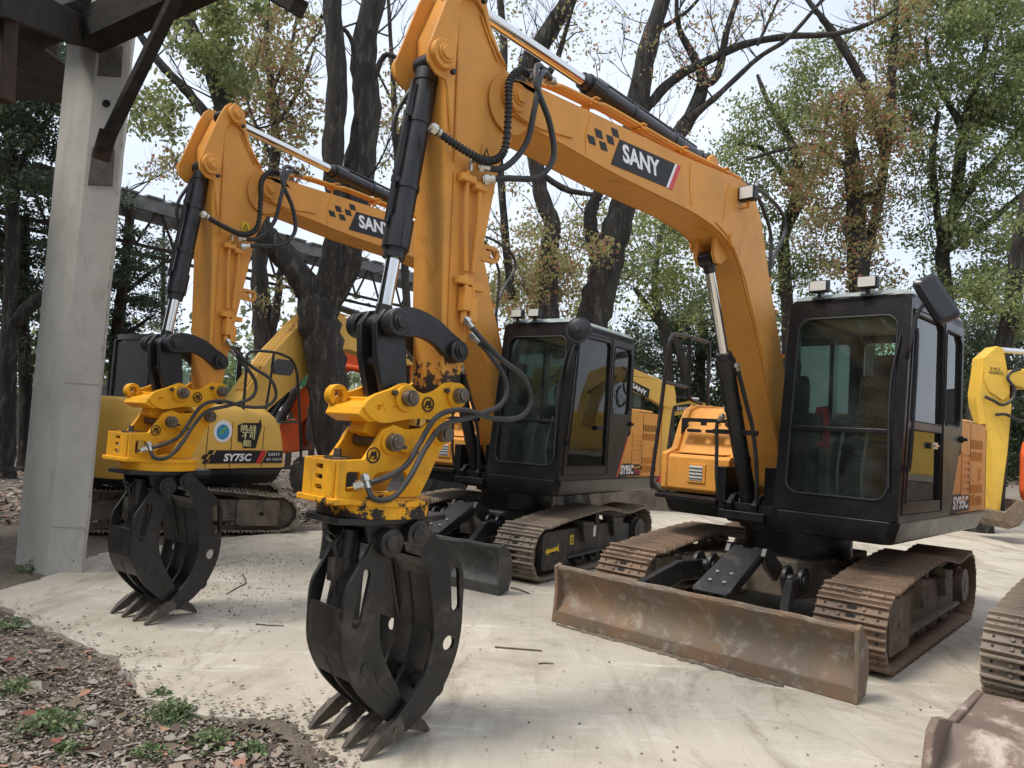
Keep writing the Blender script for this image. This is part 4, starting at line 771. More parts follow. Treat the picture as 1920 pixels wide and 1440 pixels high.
def cab(root, st):
    X0, X1, Y0, Y1, Z0, Z1 = -.70, .95, .19, 1.085, .97, 2.575
    sh = Matrix.Identity(4); k = .115; sh[0][2] = -k; sh[0][3] = k * Z0        # raked front
    cm = K['cab']
    f = MB(); f.box(X0 + .02, X1 - .02, Y0 + .02, Y1 - .02, Z0, Z0 + .05); co = f.build('cab', K['floor'], root)
    # front frame with windscreen opening
    p = MB(sh); p.prism(rrect(Y0, Y1, Z0, Z1 + .03, .05, 4), X1 - .075, X1, [rrect(Y0 + .085, Y1 - .085, Z0 + .14, Z1 - .12, .09, 6)], ax='x'); p.build('front_frame', cm, co, .018)
    p = MB(sh); p.tube([(X1 + .002, y, z) for y, z in rrect(Y0 + .085, Y1 - .085, Z0 + .14, Z1 - .12, .09, 6)], .008, n=6, smooth=False, closed=True); p.build('window_seal', K['rubber'], co)
    zb = 1.60 if not st.get('pro') else 1.56
    p = MB(sh); p.box(X1 - .05, X1 - .012, Y0 + .08, Y1 - .08, zb - .018, zb + .018); p.build('windscreen_bar', cm, co, .006)
    g = MB(sh); g.box(X1 - .036, X1 - .030, Y0 + .075, Y1 - .075, zb + .015, Z1 - .11); g.build('window_pane', K['glass'], co)
    g = MB(sh); g.box(X1 - .036, X1 - .030, Y0 + .075, Y1 - .075, Z0 + .13, zb - .015); g.build('window_pane', K['glass'], co)
    # side frames: both follow the raked front edge
    fx = lambda z: X1 - .004 - k * (z - Z0)
    outl = [(fx(Z0), Z0), (fx(Z1 - .08), Z1 - .08), (fx(Z1) - .04, Z1 + .01), (-.60, Z1 + .03), (-.68, Z1 - .02), (X0, Z1 - .10), (X0, 1.60), (-.36, Z0)]
    dz = 1.66 if not st.get('pro') else 1.2
    doorL = [(fx(1.7) - .13, dz + .03), (fx(2.4) - .12, 2.42), (fx(2.4) - .17, 2.475), (-.02, 2.485), (-.06, 2.44), (-.06, dz + .03)]
    doorS = [(fx(1.1) - .14, 1.10), (fx(dz) - .135, dz - .03), (-.06, dz - .03), (-.06, 1.10)]
    quar = [(-.16, 1.74), (-.16, 2.43), (-.20, 2.47), (-.55, 2.47), (-.62, 2.40), (-.62, 1.76), (-.58, 1.70), (-.20, 1.70)]
    if st.get('pro'): doorL[0] = (fx(1.1) - .13, 1.11); doorL[-1] = (-.06, 1.11)
    for s, ya, yb in ((1, Y1 - .045, Y1), (-1, Y0, Y0 + .045)):
        holes = ([doorL, quar] + ([] if st.get('pro') else [doorS])) if s > 0 else [doorL, quar]
        p = MB(); p.prism(outl, ya, yb, holes); so = p.build('side_frame', cm, co, .012)
        ym = (ya + yb) / 2
        for h in holes:
            cx_ = sum(q[0] for q in h) / len(h); cz_ = sum(q[1] for q in h) / len(h)
            g = MB(); g.prism([(cx_ + (x - cx_) * 1.02, cz_ + (z - cz_) * 1.02) for x, z in h], ym - .003, ym + .003); g.build('window_pane', K['glass'], so)
            g = MB(); g.tube([(x, yb + .001 if s > 0 else ya - .001, z) for x, z in h], .007, n=6, smooth=False, closed=True); g.build('window_seal', K['rubber'], so)
    if True:   # door edge, handle, hinges, grab rail
        q = MB(); yy = Y1 + .002
        q.tube([(fx(1.02) - .06, yy, 1.02), (fx(2.52) - .06, yy, 2.50), (-.10, yy, 2.53), (-.11, yy, 1.02)], .006, n=5, smooth=False, closed=True); dr = q.build('door_seam', K['dark'], co)
        q = MB(); q.cyl((-.66, Y1, 1.60), (-.66, Y1 + .02, 1.60), .03, n=14); q.cyl((-.66, Y1 + .018, 1.60), (-.66, Y1 + .05, 1.60), .014, n=10); q.build('door_stop', K['rubber'], co)
        q = MB(); q.tube([(fx(2.3) - .05, Y1 + .005, 2.32), (fx(2.3) - .05, Y1 + .035, 2.28), (fx(1.5) - .05, Y1 + .035, 1.40), (fx(1.5) - .05, Y1 + .005, 1.36)], .011, n=6, k=4); q.build('grab_rail', cm, co)
        q = MB(); q.box(.06, .20, Y1, Y1 + .012, 1.50, 1.55); q.bar((.08, Y1 + .02, 1.525), (.19, Y1 + .02, 1.525), .016, .012); q.build('door_handle', K['fitting'] if not st.get('pro') else K['rubber'], co, .003)
    # rear frame and roof
    p = MB(); p.prism(rrect(Y0, Y1, 1.45, Z1, .04, 3), X0, X0 + .04, [rrect(Y0 + .09, Y1 - .09, 1.76, Z1 - .13, .05, 4)], ax='x'); p.build('rear_frame', cm, co, .01)
    g = MB(); g.box(X0 + .017, X0 + .022, Y0 + .08, Y1 - .08, 1.75, Z1 - .12); g.build('window_pane', K['glass'], co)
    rf = MB(); fr_ = X1 - k * (Z1 - Z0)
    rings = []
    for z, d_ in ((Z1 - .03, .0), (Z1 + .03, .0), (Z1 + .058, .02), (Z1 + .078, .06), (Z1 + .085, .12)):
        rings.append([(x, y, z) for x, y in rrect(X0 + d_ * .9, fr_ - d_, Y0 + d_, Y1 - d_, .07, 4)])
    rf.loft(rings[:2]); ro = rf.build('roof', cm, co)
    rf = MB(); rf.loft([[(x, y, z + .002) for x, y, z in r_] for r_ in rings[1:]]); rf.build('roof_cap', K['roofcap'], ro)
    rl = MB(); rl.box(X0 + .05, fr_ - .08, Y0 + .06, Y1 - .06, Z1 - .06, Z1 - .035); rl.build('roof_liner', K['liner'], co)
    # interior
    s = MB(); s.prism([(-.05, 1.40), (.38, 1.44), (.42, 1.50), (.36, 1.54), (.02, 1.52)], .44, .90); s.box(-.05, .35, .48, .86, 1.02, 1.40); se = s.build('seat', K['seat'], co, .03)
    b = MB(); b.prism([(-.05, 1.47), (.06, 1.50), (-.03, 1.80), (-.10, 2.10), (-.17, 2.10), (-.20, 2.0), (-.17, 1.7)], .44, .90); b.build('seat_back', K['bead'] if not st.get('pro') else K['seat'], se, .04)
    b = MB(); b.prism(rrect(.54, .80, 2.09, 2.27, .05, 3), -.20, -.11, ax='x'); b.build('headrest', K['seat'], se, .02)
    for y in (.33, .97): b = MB(); b.prism([(-.3, 1.02), (.36, 1.02), (.40, 1.40), (.30, 1.55), (-.25, 1.52)], y - .06, y + .06); b.build('console', K['greyplastic'], co, .02); b = MB(); b.cyl((.30, y, 1.53), (.33, y, 1.74), .012, n=8); b.cyl((.325, y, 1.70), (.34, y, 1.80), .022, n=8); b.build('joystick', K['seat'], co)
    b = MB()
    for y in (.56, .74): b.tube([(.62, y, 1.02), (.66, y, 1.3), (.55, y, 1.62)], .011, n=6, k=4); b.box(.60, .74, y - .045, y + .045, 1.03, 1.06)
    b.build('travel_levers', K['greyplastic'], co)
    b = MB(); b.box(.56, .66, .30, .38, 1.02, 1.55); b.prism([(.60, 1.50), (.70, 1.55), (.68, 1.72), (.60, 1.72)], .27, .42); b.build('monitor', K['seat'], co, .01)
    b = MB(); b.box(-.66, -.30, .28, 1.03, 1.02, 1.62); b.build('rear_shelf', K['seat'], co, .02)
    if st.get('redcloth'):
        c = MB(); rr_ = random.Random(3); rings = []
        for i in range(8):        # cloth hung over the lever: a folded sheet
            z = 1.78 - i * .045; wv = .035 + .045 * min(1, i / 3) - .012 * max(0, i - 5)
            ring = [(.61 + .014 * math.sin(j * 1.9 + i * .7), .40 + wv * (j / 6 * 2 - 1) + .01 * math.sin(i * 1.3), z - .02 * abs(j / 6 * 2 - 1) * (i > 5)) for j in range(7)]
            rings.append(ring + [(x - .008, y, z_) for x, y, z_ in ring[::-1]])
        c.loft(rings); c.build('red_cloth', K['redcloth'], co)
        c = MB(); rings = []
        for i in range(5):
            z = 1.66 - i * .05; rings.append([(.34 + (.05 + .01 * i) * math.cos(2 * math.pi * j / 8) * rr_.uniform(.6, 1.2), .93 + (.05 + .008 * i) * math.sin(2 * math.pi * j / 8) * rr_.uniform(.6, 1.2), z) for j in range(8)])
        c.loft(rings); c.build('red_cloth', K['redcloth'], co)
    # roof lamps
    for y in st['lampy']:
        x = fr_ + .02; z = Z1 + .135
        l = MB(); l.box(x - .045, x + .025, y - .075, y + .075, z - .05, z + .045); lo = l.build('roof_lamp', K['rubber'], co, .014)
        q = MB(); q.box(x + .024, x + .030, y - .062, y + .062, z - .038, z + .034); q.build('lens', K['lens'], lo, .003)
        q = MB(); q.box(x - .03, x + .0, y - .012, y + .012, z - .10, z - .04); q.box(x - .035, x + .02, y - .04, y + .04, z - .108, z - .096); q.build('lamp_foot', K['rubber'], lo)
    q = MB(); q.tube([(fr_ + .012, st['lampy'][0] - .0, Z1 + .03), (fr_ + .02, (sum(st['lampy']) / 2), Z1 + .035), (fr_ + .012, st['lampy'][1], Z1 + .03), (fr_ - .01, st['lampy'][1] + .18, Z1 + .04)], .005, n=5); q.build('lamp_cable', K['rubber'], co)
    q = MB(sh); q.tube([(X1 + .012, Y1 - .06, 2.30), (X1 + .03, Y1 - .10, 1.9), (X1 + .02, Y1 - .07, 1.2)], .009, n=6); q.build('wiper_arm', K['rubber'], co)
    return co

def mirror_rect(root):
    a = MB(); a.tube([(.80, 1.07, 2.12), (.86, 1.10, 2.20), (.83, 1.13, 2.42), (.80, 1.20, 2.56)], .014, n=7); a.cyl((.80, 1.06, 2.08), (.80, 1.06, 2.16), .02, n=8); ao = a.build('mirror_arm', K['rubber'], root)
    c = Vector((.79, 1.245, 2.545)); M = Matrix.Translation(c) @ Matrix.Rotation(R(28), 4, 'Z') @ Matrix.Rotation(R(27), 4, 'X') @ Matrix.Rotation(R(-12), 4, 'Y')
    m = MB(M); rings = []
    for x, d in ((-.03, .02), (-.015, 0), (.015, .004), (.035, .03)): rings.append([(x, y, z) for y, z in rrect(-.085 + d, .085 - d, -.185 + d, .185 - d, .035, 3)])
    m.loft(rings); m.build('mirror_shell', K['mirror'], ao)
def mirror_round(root):
    a = MB(); a.tube([(.86, 1.07, 1.98), (.92, 1.10, 2.10), (.88, 1.14, 2.35), (.85, 1.16, 2.48)], .014, n=7); ao = a.build('mirror_arm', K['rubber'], root)
    m = MB(); c = Vector((.86, 1.17, 2.50)); d = Vector((.72, .25, .1)).normalized(); m.cyl(c - d * .012, c + d * .012, .135, n=28); m.cyl(c + d * .011, c + d * .03, .12, .06, n=28); m.cyl(c + d * .03, c + d * .045, .025, n=10); m.build('mirror_shell', K['mirror'], ao, .004)

def front_end(root, st):
    boom(root, st['paint'], st, decal=True); stick(root, st['stickpaint'], st)
    hyd_cylinder(root, 'boom_cylinder', (.64, BY, .955), (1.50, BY, 2.84), .62, .066, .040, K['black'])
    hyd_cylinder(root, 'stick_cylinder', (1.63, BY, 3.56), (4.17, BY, 3.665), .57, .055, .036, K['black'])
    hyd_cylinder(root, 'bucket_cylinder', (4.30, BY, 3.235), (4.48, BY, 1.905), .73, .058, .036, K['black'])
    coupler_and_grapple(root, st)
    y = BY + .125
    hose(root, [(4.37, y + .03, 2.85), (4.22, y + .06, 2.80), (4.06, y + .08, 2.78), (3.955, y + .09, 2.86), (3.95, y + .10, 3.06), (3.955, y + .10, 3.22), (3.86, y + .08, 3.325), (3.74, y + .04, 3.345)], .0165, coil=True)
    hose(root, [(4.07, y + .05, 2.755), (3.95, y + .09, 2.775), (3.83, y + .12, 2.93), (3.80, y + .14, 3.13), (3.75, y + .12, 3.32), (3.64, y + .05, 3.41), (3.52, y + .0, 3.42)], .0165)
    hose(root, [(4.03, y + .05, 2.70), (3.93, y + .10, 2.725), (3.76, y + .15, 2.77), (3.665, y + .17, 2.90), (3.70, y + .16, 3.08), (3.79, y + .14, 3.24), (3.76, y + .1, 3.38), (3.65, y + .04, 3.43), (3.55, y - .02, 3.42)], .0165)
    e = MB(); e.tube([(4.12, y + .03, 2.72), (4.12, y + .035, 2.77), (4.09, y + .045, 2.775), (4.07, y + .05, 2.76)], .012, n=6, k=3); e.build('pipe_elbow', K['fitting'], root)
    hose(root, [(1.34, BY + .05, 3.52), (1.05, BY, 3.58), (.55, BY - .04, 3.63), (.18, BY - .04, 3.56), (.08, BY - .04, 3.40), (.30, BY - .04, 3.10), (.42, BY - .03, 2.85), (.40, BY - .02, 2.6)], .016, ends=False)
    hose(root, [(1.34, BY + .09, 3.52), (1.08, BY + .04, 3.56), (.74, BY + .02, 3.51), (.50, BY + .02, 3.28), (.48, BY + .02, 3.0), (.48, BY, 2.72)], .016, ends=False)
    hg = K['hose_grey']; y2 = BY + .17
    hose(root, [(4.09, y2, 1.97), (4.05, y2 + .05, 1.90), (3.93, y2 + .09, 1.80), (3.76, y2 + .10, 1.72), (3.70, y2 + .10, 1.60), (3.78, y2 + .10, 1.515), (3.97, y2 + .10, 1.50), (4.16, y2 + .09, 1.53), (4.30, y2 + .07, 1.49), (4.38, y2 + .05, 1.36), (4.45, y2 + .05, 1.26), (4.58, y2 + .05, 1.20), (4.66, y2 + .0, 1.17)], .013, hg)
    hose(root, [(4.04, y2, 1.90), (3.98, y2 + .08, 1.80), (3.90, y2 + .11, 1.68), (3.93, y2 + .11, 1.57), (4.10, y2 + .09, 1.50), (4.26, y2 + .07, 1.45), (4.36, y2 + .07, 1.34), (4.44, y2 + .08, 1.22), (4.53, y2 + .08, 1.125), (4.62, y2 + .06, 1.12), (4.64, y2 + .02, 1.2)], .013, hg)
    hose(root, [(1.16, BY + .10, 2.06), (1.02, BY + .13, 1.75), (.93, BY + .14, 1.58), (.86, BY + .15, 1.30), (.80, BY + .14, 1.02), (.70, BY + .1, .93)], .015, coil=True)
    hose(root, [(.98, BY - .10, 1.66), (.95, BY - .16, 1.60), (.92, BY - .17, 1.40), (.88, BY - .18, 1.15), (.80, BY - .18, .98), (.66, BY - .14, .92)], .015)
    b = MB(); b.box(.90, .95, BY - .20, BY + .18, 1.52, 1.56); b.build('hose_bracket', K['black'], root, .004)
    hose(root, [(4.30, BY - .07, 3.2), (4.42, BY - .09, 2.95), (4.40, BY - .08, 2.75)], .013, ends=False)

def heading(a_deg): a = R(a_deg); return math.atan2(-math.cos(a), -math.sin(a))
def excavator(label, loc, up, low, st):
    root = empty('excavator', (loc[0], loc[1], st.get('z', 0.0)), heading(up)); tag(root, label, 'excavator', 'orange excavators with log grapples')
    undercarriage(root, Matrix.Rotation(R(up - low), 4, 'Z'), st)
    house(root, st); cab(root, st); (mirror_round if st.get('pro') else mirror_rect)(root)
    front_end(root, st)
    return root

# ------------------------------------------------------------------ ground
g = MB(); g.add([(-400, -60, -.03), (400, -60, -.03), (400, 900, -.03), (-400, 900, -.03)], [(0, 1, 2, 3)])
tag(g.build('ground', K['dirt'], recalc=False), kind='structure')
edge_px = [(0, 1138), (45, 1160), (95, 1182), (150, 1203), (215, 1232), (232, 1262), (262, 1295), (330, 1328), (385, 1342), (440, 1345), (520, 1352), (548, 1382), (566, 1412), (600, 1445), (640, 1500)]
PADL = [at_z(*p) for p in edge_px]
padA = [Vector((-9, 6.05, 0)), at_z(-150, 1095)] + PADL + [Vector((-.4, 1.2, 0)), Vector((2, -8, 0)), Vector((30, -8, 0)), Vector((40, 16, 0)), Vector((34, 24, 0)), at_z(1560, 942), at_z(1240, 935), at_z(1010, 955), at_z(700, 985)] + [at_z(*p) for p in ((560, 998), (470, 1003), (380, 1012), (205, 1034), (165, 1045), (150, 1062), (70, 1088), (0, 1108), (-120, 1120))]
def rough_edge(P, step=.09, amp=.03, near=9):
    out = []; r_ = random.Random(5)
    for i in range(len(P)):
        a, b = P[i], P[(i + 1) % len(P)]; n = max(1, int((b - a).length / step)) if min(a.length, b.length) < near * 1.4 else 1
        for j in range(n):
            p = a.lerp(b, j / n); k = amp * min(1, n / 3); out.append((p.x + r_.uniform(-k, k), p.y + r_.uniform(-k, k)))
    return out
padA = padA[2:]
p = MB(); p.prism(rough_edge(padA), -.06, 0.0, ax='z'); tag(p.build('concrete_pad', K['pad']), kind='structure')

# ------------------------------------------------------------------ the two grapple excavators
stA = dict(paint=K['orange'], stickpaint=K['orange_worn'], shoe=K['shoe'], under=K['under'], blade=K['rust'], arm=K['grime'], grab=K['grime'], worn=True, lamp=True, redcloth=True, lampy=(.42, .78))
stB = dict(paint=K['orange'], stickpaint=K['orange'], shoe=K['shoe2'], under=K['under_dark'], blade=K['blade2'], arm=K['black'], grab=K['black'], worn=False, lamp=False, pro=True, sticker=True, lampy=(.36, .58))
EXA = excavator('orange excavator in front with rusty brown dozer blade and grimy log grapple', (2.587, 6.613), 44.0, 41.6, stA)
EXB = excavator('second orange excavator, black dozer blade, clean black grapple beside the concrete pillar', (.152, 8.90), 33.9, 32.8, stB)

# damp soil scraped up along the front blade and over the near edge of the slab
def soil_strip(name, pts, wid, seed, n=60):
    r_ = random.Random(seed); P = catmull(pts, max(2, n // max(1, len(pts) - 1))); top = []; bot = []
    for i, p in enumerate(P):
        d = (P[min(i + 1, len(P) - 1)] - P[max(i - 1, 0)]).normalized(); q = Vector((-d.y, d.x, 0)); t = math.sin(math.pi * min(1, max(0, i / (len(P) - 1)))) ** .4
        top.append(p + q * wid * t * r_.uniform(.25, 1.0)); bot.append(p - q * wid * t * r_.uniform(.25, 1.0))
    m = MB(); k = len(P); m.add([(v.x, v.y, .0035) for v in top] + [(v.x, v.y, .012 + r_.uniform(0, .008)) for v in P] + [(v.x, v.y, .0035) for v in bot], [(i, i + 1, k + i + 1, k + i) for i in range(k - 1)] + [(k + i, k + i + 1, 2 * k + i + 1, 2 * k + i) for i in range(k - 1)])
    tag(m.build(name, K['dirt'], recalc=False, sharp=80), kind='stuff')
soil_strip('soil_along_blade', [at_z(*p) for p in ((1042, 1172), (1120, 1192), (1210, 1216), (1300, 1243), (1400, 1270), (1470, 1290))], .045, 3)
soil_strip('soil_on_slab_edge', [at_z(*p) for p in ((455, 1352), (520, 1362), (560, 1392), (580, 1425), (600, 1455))], .09, 4)

# ------------------------------------------------------------------ pale yellow excavator seen from its right rear side
def excavator_pale():
    root = empty('excavator', (-4.25, 9.80, 0), R(60)); tag(root, 'pale yellow excavator parked behind the pillar with its right side and hood in view', 'excavator')
    st = dict(shoe=K['shoe2'], under=K['under'], blade=K['under'], arm=K['under'])
    undercarriage(root, Matrix.Rotation(R(-36.4), 4, 'Z') @ Matrix.Diagonal((.95, .95, .86, 1)), st, blade=False)
    ym = -1.05; pm = K['pale']
    d = MB(); rings = []
    plan = [(.76, -1.03), (.80, -.9), (.80, .95), (.70, 1.05), (-1.0, .75), (-1.35, .5), (-1.5, 0), (-1.45, -.7), (-1.3, -1.02), (.60, -1.05)]
    for z, k in ((.56, .90), (.60, .95), (.73, 1.0), (.76, 1.0)): rings.append([(x * k, y * k, z) for x, y in plan])
    d.loft(rings); d.build('deck', K['cab'], root, .01)
    # rounded right side body: profile across Y swept along X
    xs = [(-1.12, 0, 0), (.30, 0, 0), (.52, .0, .03), (.66, .0, .12), (.74, .0, .34), (.77, .0, .60)]
    b = MB(); rings = []
    for x, _, drop in xs:
        top = 1.54 - drop; rings.append([(x, ym, .77), (x, ym - .004, max(.80, top - .22)), (x, ym + .02, max(.82, top - .09)), (x, ym + .07, max(.84, top - .03)), (x, ym + .16, max(.85, top)), (x, -.30, max(.86, top + .01)), (x, -.30, .77)])
    b.loft(rings); bo = b.build('side_body', pm, root, 0, sharp=50)
    q = MB(); q.prism([(-1.20, .0), (-1.20, .6), (-.5, .9), (-.5, .0)], .77, 1.55, ax='z'); q.build('engine_hood', pm, root, .06)
    q = MB(); rings = []
    cw = [(-1.10, -1.05), (-1.34, -1.04), (-1.50, -.93), (-1.58, -.6), (-1.60, -.2), (-1.55, .2), (-1.42, .52), (-1.25, .68), (-1.10, .72)]
    for z, k in ((.66, .93), (.72, .98), (1.0, 1.0), (1.36, .995), (1.50, .96), (1.55, .90)): rings.append([((x + 1.10) * k - 1.10, y * (k if z > 1.3 or z < .8 else 1), z) for x, y in cw])
    q.loft(rings); q.build('counterweight', pm, root, 0, sharp=45)
    y2 = ym - .0065
    for x in (-.10, -.45): s_ = MB(); s_.box(x - .004, x + .004, ym - .0055, ym, .78, 1.34); s_.build('panel_seam', K['dark'], bo)
    s_ = MB(); s_.tube([(-1.34, ym - .012, .98), (-1.22, ym - .014, 1.0), (-1.19, ym - .014, 1.2), (-1.10, ym - .008, 1.40), (-1.04, ym + .045, 1.50)], .006, n=5); s_.build('panel_seam', K['dark'], bo)
    s_ = MB(); s_.box(.39, .398, ym - .0055, ym, .78, 1.30); s_.build('panel_seam', K['dark'], bo)
    f_ = lambda n, pts, mat, dy=0: (lambda m: m.build(n, mat, bo))(MB().prism(pts, y2 - .0015 - dy, y2 - dy))
    f_('model_panel', [(-.42, .83), (.38, .83), (.46, .99), (-.30, .99)], K['dblack'])
    f_('logo_stripe', [(.30, .83), (.37, .83), (.45, .99), (.38, .99)], K['dred'], .002)
    f_('brand_panel', [(.40, .83), (.735, .83), (.735, .99), (.48, .99)], K['dblack'])
    for x, z in ((-.50, .83), (-.42, .885), (-.34, .94), (-.44, .94), (-.52, .885)): f_('logo_check', [(x, z), (x + .07, z), (x + .10, z + .05), (x + .03, z + .05)], K['dblack'], .001)
    text('model_number', 'SY75C', K['white'], bo, (-.20, y2 - .004, .855), (1, 0, 0), (0, 0, 1), .42, .095, bold=.035, shear=.12, thick=.001)
    text('brand_letters', 'SANY', K['white'], bo, (.49, y2 - .004, .92), (1, 0, 0), (0, 0, 1), .20, .045, bold=.0, thick=.001)
    text('brand_slogan', '品质 · 改变世界', K['white'], bo, (.46, y2 - .004, .862), (1, 0, 0), (0, 0, 1), .26, .030, bold=.005, thick=.001)
    # stickers
    s_ = MB(); s_.prism(circ(-.24, 1.22, .135, 28), y2 - .0015, y2); so = s_.build('round_sticker', K['white'], bo)
    s_ = MB(); s_.prism(circ(-.24, 1.21, .092, 24), y2 - .003, y2 - .0015); s_.build('sticker_globe', K['dblue'], so)
    s_ = MB(); s_.prism([(-.31, 1.17), (-.24, 1.19), (-.17, 1.26), (-.20, 1.28), (-.27, 1.24)], y2 - .0045, y2 - .003); s_.build('sticker_leaf', K['dgreen'], so)
    s_ = MB(); s_.prism([(-.01, 1.10), (-.03, 1.30), (.05, 1.33), (.30, 1.34), (.32, 1.40), (.35, 1.30), (.28, 1.02), (.08, 1.02), (.06, 1.09)], y2 - .0015, y2); so = s_.build('slogan_patch', K['dblack'], bo)
    for i, (tx, wx) in enumerate((('挑战', .25), ('不可', .22), ('能', .13))): text('slogan_letters', tx, K['dpaper'], so, (.01 + .03 * i, y2 - .004, 1.225 - .093 * i), (1, 0, 0), (0, 0, 1), wx, .085, bold=.012, thick=.001)
    s_ = MB(); s_.prism([(-1.0, 1.22), (-.82, 1.22), (-.82, 1.34), (-1.0, 1.34)], y2 - .0015, y2); so = s_.build('warning_sticker', K['dyel'], bo)
    s_ = MB(); s_.prism([(-.99, 1.24), (-.92, 1.24), (-.955, 1.315)], y2 - .003, y2 - .0015, [[(-.975, 1.249), (-.935, 1.249), (-.955, 1.293)]]); s_.build('warning_sign', K['dblack'], so)
    text('maker_mark', 'Intelligent', K['dblack'], bo, (-1.16, y2 - .003, 1.13), (1, 0, 0), (0, 0, 1), .30, .038, bold=.01, thick=.001)
    for i in range(3):
        for j in range(2): s_ = MB(); x = -.98 + .10 * i - .0 * j; z = .80 + .11 * j; s_.prism([(x, z), (x + .035, z), (x + .075, z + .09), (x + .04, z + .09)], y2 - .002, y2); s_.build('vent_slot', K['dark'], bo)
    # big letters on the rounded rear corner
    nrm = Vector((-.55, -.83, 0)).normalized(); xd = Vector((.83, -.55, 0)).normalized()
    for mt, gr_, o_ in ((K['dblack'], .0, .030), (K['white'], .02, .036)): text('rear_letter', 'Y', mt, root, Vector((-1.58, -.93, .96)) + nrm * o_ + xd * gr_, xd, (0, 0, 1), .26 - 2 * gr_, .23 - gr_, bold=.05 if gr_ == 0 else 0, shear=.15)
    # cab on the far side
    c = MB(); c.prism(rrect(-.42, 1.02, .20, 1.0, .08, 3), 2.32, 2.40, ax='z'); co = c.build('cab', K['cab'], root, .03)
    for x, y in ((-.40, .22), (-.40, .97), (.98, .22), (.98, .97), (.25, .22)): c = MB(); c.box(x - .04, x + .04, y - .03, y + .03, .76, 2.33); c.build('cab_post', K['cab'], co, .015)
    c = MB(); c.box(-.40, .98, .205, .235, .76, 1.62); c.box(-.42, -.38, .2, 1.0, .76, 2.3); c.box(-.40, .98, .965, .995, .76, 1.5); c.build('cab_wall', K['cab'], co, .01)
    for x0, x1 in ((-.36, .21), (.29, .94)): c = MB(); c.box(x0, x1, .217, .223, 1.62, 2.32); c.build('window_pane', K['glass'], co)
    m_ = MB(); m_.prism(rrect(.92, 1.30, 2.02, 2.24, .09, 4), -.55, -.49); m_.build('mirror_shell', K['mirror'], root, .02)
    r = MB(); r.tube([(1.02, -1.05, .80), (1.06, -1.06, .92), (1.0, -1.05, 1.4), (.92, -1.02, 2.0), (.84, -1.0, 2.18), (.72, -1.0, 2.24), (.45, -1.0, 2.27), (.12, -.98, 2.22), (.10, -.98, 2.0), (.10, -.98, 1.5)], .019, n=8)
    r.tube([(.97, -1.04, 1.38), (.55, -1.0, 1.36)], .016, n=8, smooth=False); r.tube([(.50, -1.0, 2.25), (.50, -.98, 1.9), (.46, -.98, 1.52)], .016, n=8); r.tube([(1.03, -1.05, .82), (.9, -1.0, .76), (.78, -.95, .75)], .019, n=8); r.build('handrail', K['black'], root)
    # boom, stick and cylinders
    top = [(.55, 1.30), (.72, 1.62), (.89, 1.88), (1.27, 2.38), (1.85, 2.97), (2.10, 3.12), (2.40, 3.14), (2.77, 3.10), (3.44, 3.02), (4.2, 2.93), (5.0, 2.86), (5.15, 2.74)]
    low = [(5.12, 2.55), (4.2, 2.50), (3.2, 2.56), (2.82, 2.60), (2.55, 2.55), (2.25, 2.33), (1.70, 1.88), (1.17, 1.46), (.92, 1.15), (.70, 1.08)]
    b = MB(); b.prism(top + low, -.16, .16); bm = b.build('boom', pm, root, .01)
    q = MB(); q.prism([(1.60, 1.90), (1.9, 2.2), (2.30, 2.62), (2.55, 2.72), (2.05, 2.75), (1.62, 2.25)], -.166, -.160); q.build('knee_plate', pm, bm)
    for i in range(4): q = MB(); yy = -.12 + .05 * i; q.tube([(.80, yy, 1.78), (1.30, yy, 2.47), (1.86, yy, 3.05), (2.12, yy, 3.17), (2.8, yy, 3.14)], .012, n=6); q.build('steel_pipe', pm, bm)
    for x, z in ((1.05, 2.14), (1.6, 2.80)): q = MB(); q.bar((x, -.15, z), (x, .1, z), .05, .03); q.build('pipe_clamp', pm, bm)
    hyd_cylinder(root, 'boom_cylinder', (1.05, 0, .95), (2.1, 0, 2.35), .6, .07, .042, K['black'], head=False)
    for x, z in ((4.15, 2.62), (4.25, 2.68), (4.35, 2.62), (4.45, 2.68)): q = MB(); q.prism([(x, z), (x + .07, z), (x + .09, z + .06), (x + .02, z + .06)], -.164, -.161); q.build('logo_check', K['dblack'], bm)
    b = MB(); b.prism([(4.85, 3.15), (5.05, 3.2), (5.3, 2.9), (5.25, 2.5), (5.05, 1.1), (4.9, 1.05), (4.85, 1.6), (4.9, 2.5)], -.13, .13); b.build('stick', pm, root, .01)
    hyd_cylinder(root, 'stick_cylinder', (2.5, 0, 3.28), (5.0, 0, 3.12), .55, .055, .035, K['black'], head=False)
    b = MB(); b.prism([(4.85, 1.1), (5.15, 1.15), (5.3, .7), (5.1, .25), (4.7, .1), (4.4, .12), (4.45, .2), (4.75, .35), (4.85, .7)], -.35, .35); b.build('bucket', K['under_dark'], root, .01)
    return root
excavator_pale()

